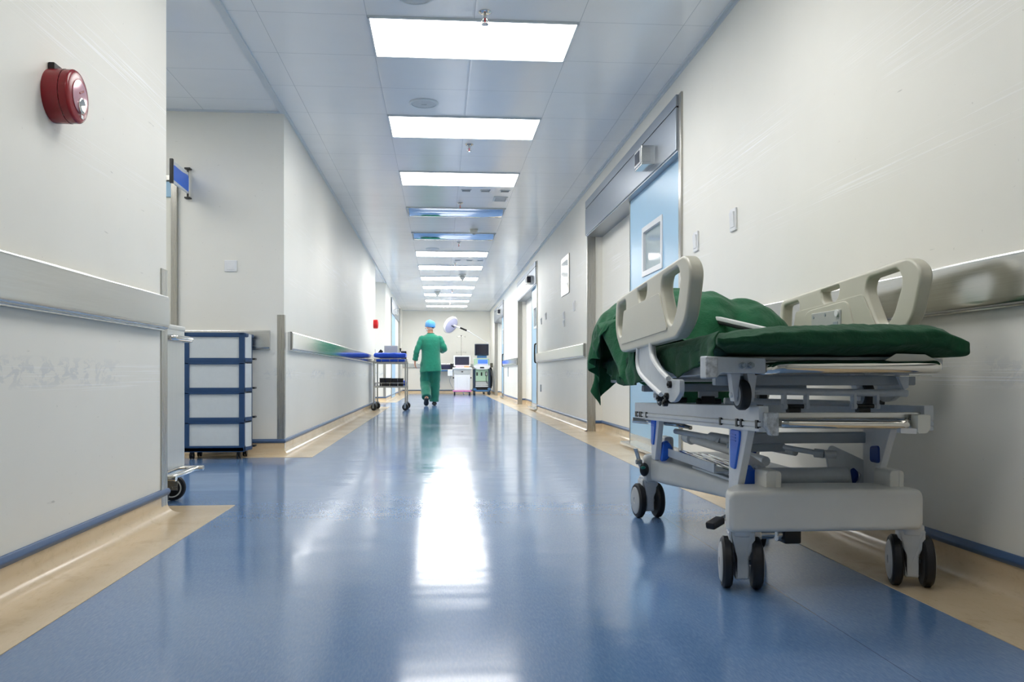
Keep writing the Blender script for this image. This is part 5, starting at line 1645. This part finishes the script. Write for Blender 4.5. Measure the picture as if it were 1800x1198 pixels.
def hand(mb, wrist, d, palmn, s=1.0, curl=0.5, thumb_side=1):
    """palm, four unequal bent fingers and a side thumb"""
    wrist, d, pn = Vector(wrist), Vector(d).normalized(), Vector(palmn).normalized()
    side = d.cross(pn).normalized() * thumb_side
    pc = wrist + d * 0.05 * s
    rings = []
    for u, w, th in ((0.0, 0.026, 0.020), (0.03, 0.034, 0.017), (0.065, 0.041, 0.015), (0.092, 0.040, 0.012)):
        c = wrist + d * u * s
        rings.append([c + side * (w * s * math.cos(2 * PI * k / 14)) + pn * (th * s * math.sin(2 * PI * k / 14)) for k in range(14)])
    mb.loft(rings)
    for i, (off, L) in enumerate(((0.029, 0.070), (0.010, 0.079), (-0.010, 0.073), (-0.029, 0.058))):
        p = wrist + d * 0.085 * s + side * off * s
        pts, rad = [p - d * 0.02 * s], [0.0095 * s]
        dirv = d.copy()
        for seg, f in enumerate((0.46, 0.30, 0.24)):
            ang = curl * (0.45 + 0.25 * seg + 0.06 * i)
            dirv = (Matrix.Rotation(-ang if False else ang, 3, d.cross(pn)) @ dirv).normalized() if False else (dirv * math.cos(ang) + pn * math.sin(ang) - d * 0.0).normalized()
            p = p + dirv * L * f * s
            pts.append(p.copy())
            rad.append((0.0088 - 0.0012 * seg) * s)
        mb.tube(pts, rad, 10)
        mb.sph(pts[-1], 0.0066 * s, n=10)
    b = wrist + d * 0.025 * s + side * 0.026 * s
    pts = [b, b + (d * 0.55 + side * 0.7 + pn * 0.25) * 0.032 * s, b + (d * 0.9 + side * 0.75 + pn * 0.5) * 0.055 * s]
    mb.tube(pts, [0.013 * s, 0.0105 * s, 0.0085 * s], 10)
    mb.sph(pts[-1], 0.0085 * s, n=10)

def person():
    ox, oy = -0.185, 15.9
    t = thing('person', (ox, oy, 0), 'person in green scrubs and blue cap walking away down the corridor', 'person')
    V = lambda x, y, z: Vector((ox + x, oy + y, z))
    # joints (walking away from the camera: left is -x, forward +y)
    neck, headc = V(0.0, 0.03, 1.375), V(-0.015, 0.05, 1.515)
    shL, shR = V(-0.172, 0.02, 1.285), V(0.175, 0.03, 1.285)
    elL, wrL = V(-0.262, -0.02, 1.06), V(-0.30, 0.03, 0.86)
    elR, wrR = V(0.265, 0.0, 1.10), V(0.22, 0.23, 1.06)
    hipL, hipR = V(-0.09, 0.02, 0.80), V(0.085, 0.02, 0.80)
    knL, anL = V(-0.105, 0.08, 0.45), V(-0.075, -0.20, 0.155)
    knR, anR = V(0.08, 0.10, 0.44), V(0.065, 0.10, 0.075)
    turn = 0.75                                  # head turned to the left
    R = Matrix.Rotation(turn, 3, 'Z')
    H_ = lambda x, y, z: headc + R @ Vector((x, y, z))
    b = MB()
    tor = [(0.78, 0.155, 0.105, 0.02), (0.86, 0.165, 0.11, 0.02), (0.98, 0.145, 0.098, 0.02), (1.10, 0.16, 0.108, 0.02), (1.22, 0.175, 0.115, 0.02), (1.30, 0.165, 0.10, 0.025), (1.35, 0.095, 0.075, 0.03), (1.385, 0.058, 0.058, 0.03)]
    b.loft([ell(V(0, y, z), rx, ry) for z, rx, ry, y in tor])
    b.tube([V(0, 0.028, 1.33), V(-0.005, 0.035, 1.40), V(-0.012, 0.045, 1.46)], [0.060, 0.054, 0.056], 16)
    for sh, el, wr in ((shL, elL, wrL), (shR, elR, wrR)):
        b.tube([sh, sh.lerp(el, 0.5), el], [0.055, 0.047, 0.040], 14)
        b.tube([el, el.lerp(wr, 0.35), wr], [0.041, 0.040, 0.027], 14)
        b.sph(sh, 0.058).sph(el, 0.041)
    for hp, kn, an in ((hipL, knL, anL), (hipR, knR, anR)):
        b.tube([hp, hp.lerp(kn, 0.5), kn], [0.092, 0.077, 0.054], 16)
        b.tube([kn, kn.lerp(an, 0.3), an], [0.054, 0.056, 0.036], 16)
        b.sph(hp, 0.094).sph(kn, 0.055)
    # feet
    b.tube([anR + Vector((0, -0.045, -0.03)), anR + Vector((0, 0.06, -0.042)), anR + Vector((0.012, 0.15, -0.055))], [0.034, 0.036, 0.022], 14)
    b.tube([anL + Vector((0, -0.055, 0.0)), anL + Vector((0, 0.0, -0.06)), anL + Vector((-0.008, 0.055, -0.125))], [0.034, 0.036, 0.024], 14)
    # head with face
    b.sph(H_(0, -0.005, 0.018), 1, (0.074, 0.092, 0.098), 28)
    b.sph(H_(0, 0.022, -0.045), 1, (0.058, 0.066, 0.068), 24)
    b.sph(H_(0, 0.066, -0.085), 1, (0.026, 0.022, 0.020), 16)           # chin
    b.tube([H_(0, 0.085, 0.012), H_(0, 0.102, -0.018), H_(0, 0.108, -0.032)], [0.009, 0.012, 0.015], 10)   # nose
    b.sph(H_(0, 0.086, -0.058), 1, (0.024, 0.010, 0.008), 12)           # lips
    b.sph(H_(0, 0.082, 0.028), 1, (0.052, 0.014, 0.010), 14)            # brow
    for s in (-1, 1):
        b.sph(H_(s * 0.076, -0.006, -0.012), 1, (0.010, 0.021, 0.032), 14)   # ears
        b.sph(H_(s * 0.042, 0.062, -0.025), 1, (0.020, 0.018, 0.016), 12)    # cheeks
    hand(b, wrL, (wrL - elL) * 0.6 + Vector((0.02, 0.02, -0.06)), (0.9, 0.25, 0), 1.0, 0.55, -1)
    hand(b, wrR, Vector((-0.5, 0.8, 0.15)), (-0.35, -0.1, -0.9), 1.0, 0.8, -1)
    remesh(b, 0.0055, 3).build('body', M['skin'], t, 0, )
    body = t.children[0]
    for p in body.data.polygons:
        p.use_smooth = True
    for s in (-1, 1):
        e = MB().sph(H_(s * 0.031, 0.079, 0.008), 0.0115, n=14)
        k = e.build('eye', M['white'], t)
        MB().sph(H_(s * 0.031, 0.087, 0.008), 0.0055, n=12).build('iris', M['hair'], k)
    # hair showing below the cap at the nape
    b = MB().lathe([(0.0, 0.0), (0.070, 0.0), (0.076, 0.02), (0.074, 0.05), (0, 0.06)], H_(0, -0.014, -0.028), (0, 0, 1), 28)
    b.build('hair', M['hair'], t)
    # bouffant cap
    b = MB()
    rings = []
    for z, rx, ry, oyc in ((0.000, 0.081, 0.099, -0.010), (0.018, 0.087, 0.105, -0.008), (0.05, 0.090, 0.108, -0.012), (0.085, 0.083, 0.10, -0.016), (0.113, 0.062, 0.076, -0.018), (0.129, 0.034, 0.042, -0.018), (0.133, 0.008, 0.010, -0.018)):
        ring = []
        for k in range(36):
            a = 2 * PI * k / 36
            g = 1 + 0.02 * math.sin(a * 9 + z * 60)
            ring.append(H_(rx * g * math.cos(a), ry * g * math.sin(a) + oyc, z + 0.012 * math.sin(a)))
        rings.append(ring)
    b.loft(rings)
    b.build('surgical_cap', M['capcloth'], t, 60)
    b = MB().tube([H_(0.086 * math.cos(a), 0.104 * math.sin(a) - 0.009, 0.004 + 0.012 * math.sin(a)) for a in [2 * PI * k / 30 for k in range(30)]], 0.006, 8, True)
    b.build('cap_band', simple('deep_blue_cap_band', '1f78c4', 0.8), t)
    # mask with strings
    b = MB()
    rings = []
    for z, w, dd in ((0.0, 0.058, 0.088), (-0.025, 0.064, 0.108), (-0.055, 0.062, 0.106), (-0.09, 0.05, 0.085), (-0.105, 0.036, 0.055)):
        rings.append([H_(w * math.cos(a), -0.01 + 0.0 + (dd + 0.012) * math.sin(a) + 0.005, z) for a in [PI * k / 14 for k in range(15)]] + [H_((w - 0.004) * math.cos(a), -0.01 + (dd + 0.008) * math.sin(a) + 0.005, z) for a in [PI * (14 - k) / 14 for k in range(15)]])
    b.loft(rings)
    k = b.build('face_mask', M['white'], t, 60)
    b = MB().tube([H_(0.080 * math.cos(a), 0.097 * math.sin(a) - 0.008, -0.042) for a in [PI + PI * k / 16 for k in range(17)]], 0.003, 6)
    b.build('mask_string', M['white'], k)
    # loose tunic
    b = MB()
    rings = []
    prof = [(0.655, 0.212, 0.160, 0.015), (0.70, 0.206, 0.156, 0.015), (0.80, 0.196, 0.148, 0.015), (0.92, 0.180, 0.138, 0.018), (1.05, 0.178, 0.132, 0.02), (1.17, 0.190, 0.134, 0.02), (1.26, 0.197, 0.126, 0.022), (1.315, 0.180, 0.112, 0.026), (1.352, 0.125, 0.092, 0.03), (1.378, 0.078, 0.072, 0.033), (1.39, 0.066, 0.064, 0.035)]
    for z, rx, ry, yy in prof:
        ring = []
        for k in range(48):
            a = 2 * PI * k / 48
            f = 1 + 0.035 * math.sin(5 * a + z * 7) * max(0, (1.15 - z) / 0.5)
            ring.append(V(rx * f * math.cos(a) + 0.01 * (1.3 - z), yy + ry * f * math.sin(a), z + (0.012 * math.cos(a) if z < 0.7 else 0)))
        rings.append(ring)
    b.loft(rings)
    for sh, el, wr, q in ((shL, elL, wrL, 0.86), (shR, elR, wrR, 0.9)):
        inn = sh + (V(0, 0.02, 1.275) - sh) * 0.35
        end = el.lerp(wr, q)
        pts = smooth_path([inn, sh, sh.lerp(el, 0.5), el, el.lerp(end, 0.5), end], 5)
        n = len(pts)
        rad = []
        for i in range(n):
            u = i / (n - 1)
            rad.append(0.063 - 0.010 * u + 0.004 * math.sin(u * 40))
        b.tube(pts, rad, 18)
    sh_ = remesh(b, 0.010, 4).build('tunic', M['scrub'], t, 0)
    for p in sh_.data.polygons:
        p.use_smooth = True
    b = MB()
    b.tube([V(0.066 * math.cos(a), 0.035 + 0.064 * math.sin(a), 1.392 + 0.004 * math.sin(a)) for a in [2 * PI * k / 24 for k in range(24)]], 0.008, 8, True)
    b.build('collar', M['scrub_dark'], sh_)
    for el, wr, q in ((elL, wrL, 0.86), (elR, wrR, 0.9)):
        p = el.lerp(wr, q)
        d = (wr - el).normalized()
        MB().cyl(p - d * 0.012, p + d * 0.014, 0.055, 0.053, 20, 0.004).build('cuff', M['scrub_dark'], sh_)
    # trousers
    b = MB()
    b.loft([ell(V(0, 0.02, z), rx, ry, 28) for z, rx, ry in ((0.72, 0.19, 0.135), (0.80, 0.192, 0.14), (0.90, 0.18, 0.125))])
    for hp, kn, an, e in ((hipL, knL, anL, 0.97), (hipR, knR, anR, 1.0)):
        end = kn.lerp(an, e)
        pts = smooth_path([hp, hp.lerp(kn, 0.5), kn, kn.lerp(end, 0.5), end], 5)
        n = len(pts)
        b.tube(pts, [0.112 - 0.022 * (i / (n - 1)) + 0.003 * math.sin(i * 1.7) for i in range(n)], 20)
        b.sph(hp, 0.112)
    tr = remesh(b, 0.010, 4).build('trousers', M['scrub_dark'], t, 0)
    for p in tr.data.polygons:
        p.use_smooth = True
    # clogs
    b = MB()
    a = anR
    b.loft([[(a.x + 0.006 * i / 4 + w * math.cos(q), y, z0 + (z1 - z0) * (0.5 + 0.5 * math.sin(q))) for q in [2 * PI * k / 16 for k in range(16)]]
            for i, (y, w, z0, z1) in enumerate(((a.y - 0.085, 0.022, 0.004, 0.05), (a.y - 0.06, 0.040, 0.002, 0.075), (a.y + 0.02, 0.044, 0.002, 0.085), (a.y + 0.10, 0.050, 0.002, 0.062), (a.y + 0.165, 0.038, 0.002, 0.042), (a.y + 0.185, 0.012, 0.006, 0.028)))])
    b.build('shoe', M['rubber'], t, 60)
    heel, toe = anL + Vector((0, -0.085, -0.015)), anL + Vector((-0.008, 0.065, -0.135))
    d = (toe - heel).normalized()
    up = Vector((1, 0, 0)).cross(d)
    b = MB()
    rings = []
    for u, w, th in ((-0.02, 0.02, 0.02), (0.02, 0.040, 0.036), (0.09, 0.045, 0.043), (0.15, 0.050, 0.034), (0.20, 0.036, 0.02), (0.215, 0.012, 0.008)):
        c = heel + d * u + up * th * 0.2
        rings.append([c + Vector((1, 0, 0)) * w * math.cos(q) + up * th * math.sin(q) for q in [2 * PI * k / 16 for k in range(16)]])
    b.loft(rings)
    b.build('shoe', M['rubber'], t, 60)
# ================================================================== CAMERA, LIGHT, RUN
LIGHT = 10.8
EXPOSURE = 0.0

def main():
    setup_materials()
    build_room()
    ceiling_fixtures()
    wall_fixtures()
    passage_things()
    bed()
    blanket()
    pillow()
    instrument_trolley()
    far_equipment()
    person()
    sc = bpy.context.scene
    w = bpy.data.worlds.new('World')
    sc.world = w
    w.use_nodes = True
    w.node_tree.nodes['Background'].inputs[0].default_value = (0.8, 0.9, 1.0, 1)
    w.node_tree.nodes['Background'].inputs[1].default_value = 0.0
    # camera: lens from the tile pattern, level, turned slightly right, lens shifted up
    cd = bpy.data.cameras.new('Camera')
    f = 1450.0
    cd.sensor_width = 36.0
    cd.lens = f / 1800 * 36.0
    cd.shift_x = (900 - 884) / 1800
    cd.shift_y = (657 - 599) / 1800
    cd.clip_start = 0.05
    cam = bpy.data.objects.new('Camera', cd)
    C.objects.link(cam)
    cam.location = (0, 0, 0.61)
    cam.rotation_euler = (PI / 2, 0, -math.atan(110 / f))
    sc.camera = cam
    sc.view_settings.view_transform = 'Standard'
    sc.view_settings.look = 'None'
    sc.view_settings.gamma = 1
    sc.view_settings.use_curve_mapping = False
    sc.view_settings.exposure = EXPOSURE
    sc.cycles.max_bounces = 14
    sc.cycles.diffuse_bounces = 10
    sc.cycles.glossy_bounces = 5
    sc.cycles.caustics_reflective = True
    sc.cycles.blur_glossy = 1.0
    sc.cycles.caustics_refractive = False
    sc.cycles.sample_clamp_indirect = 6

main()
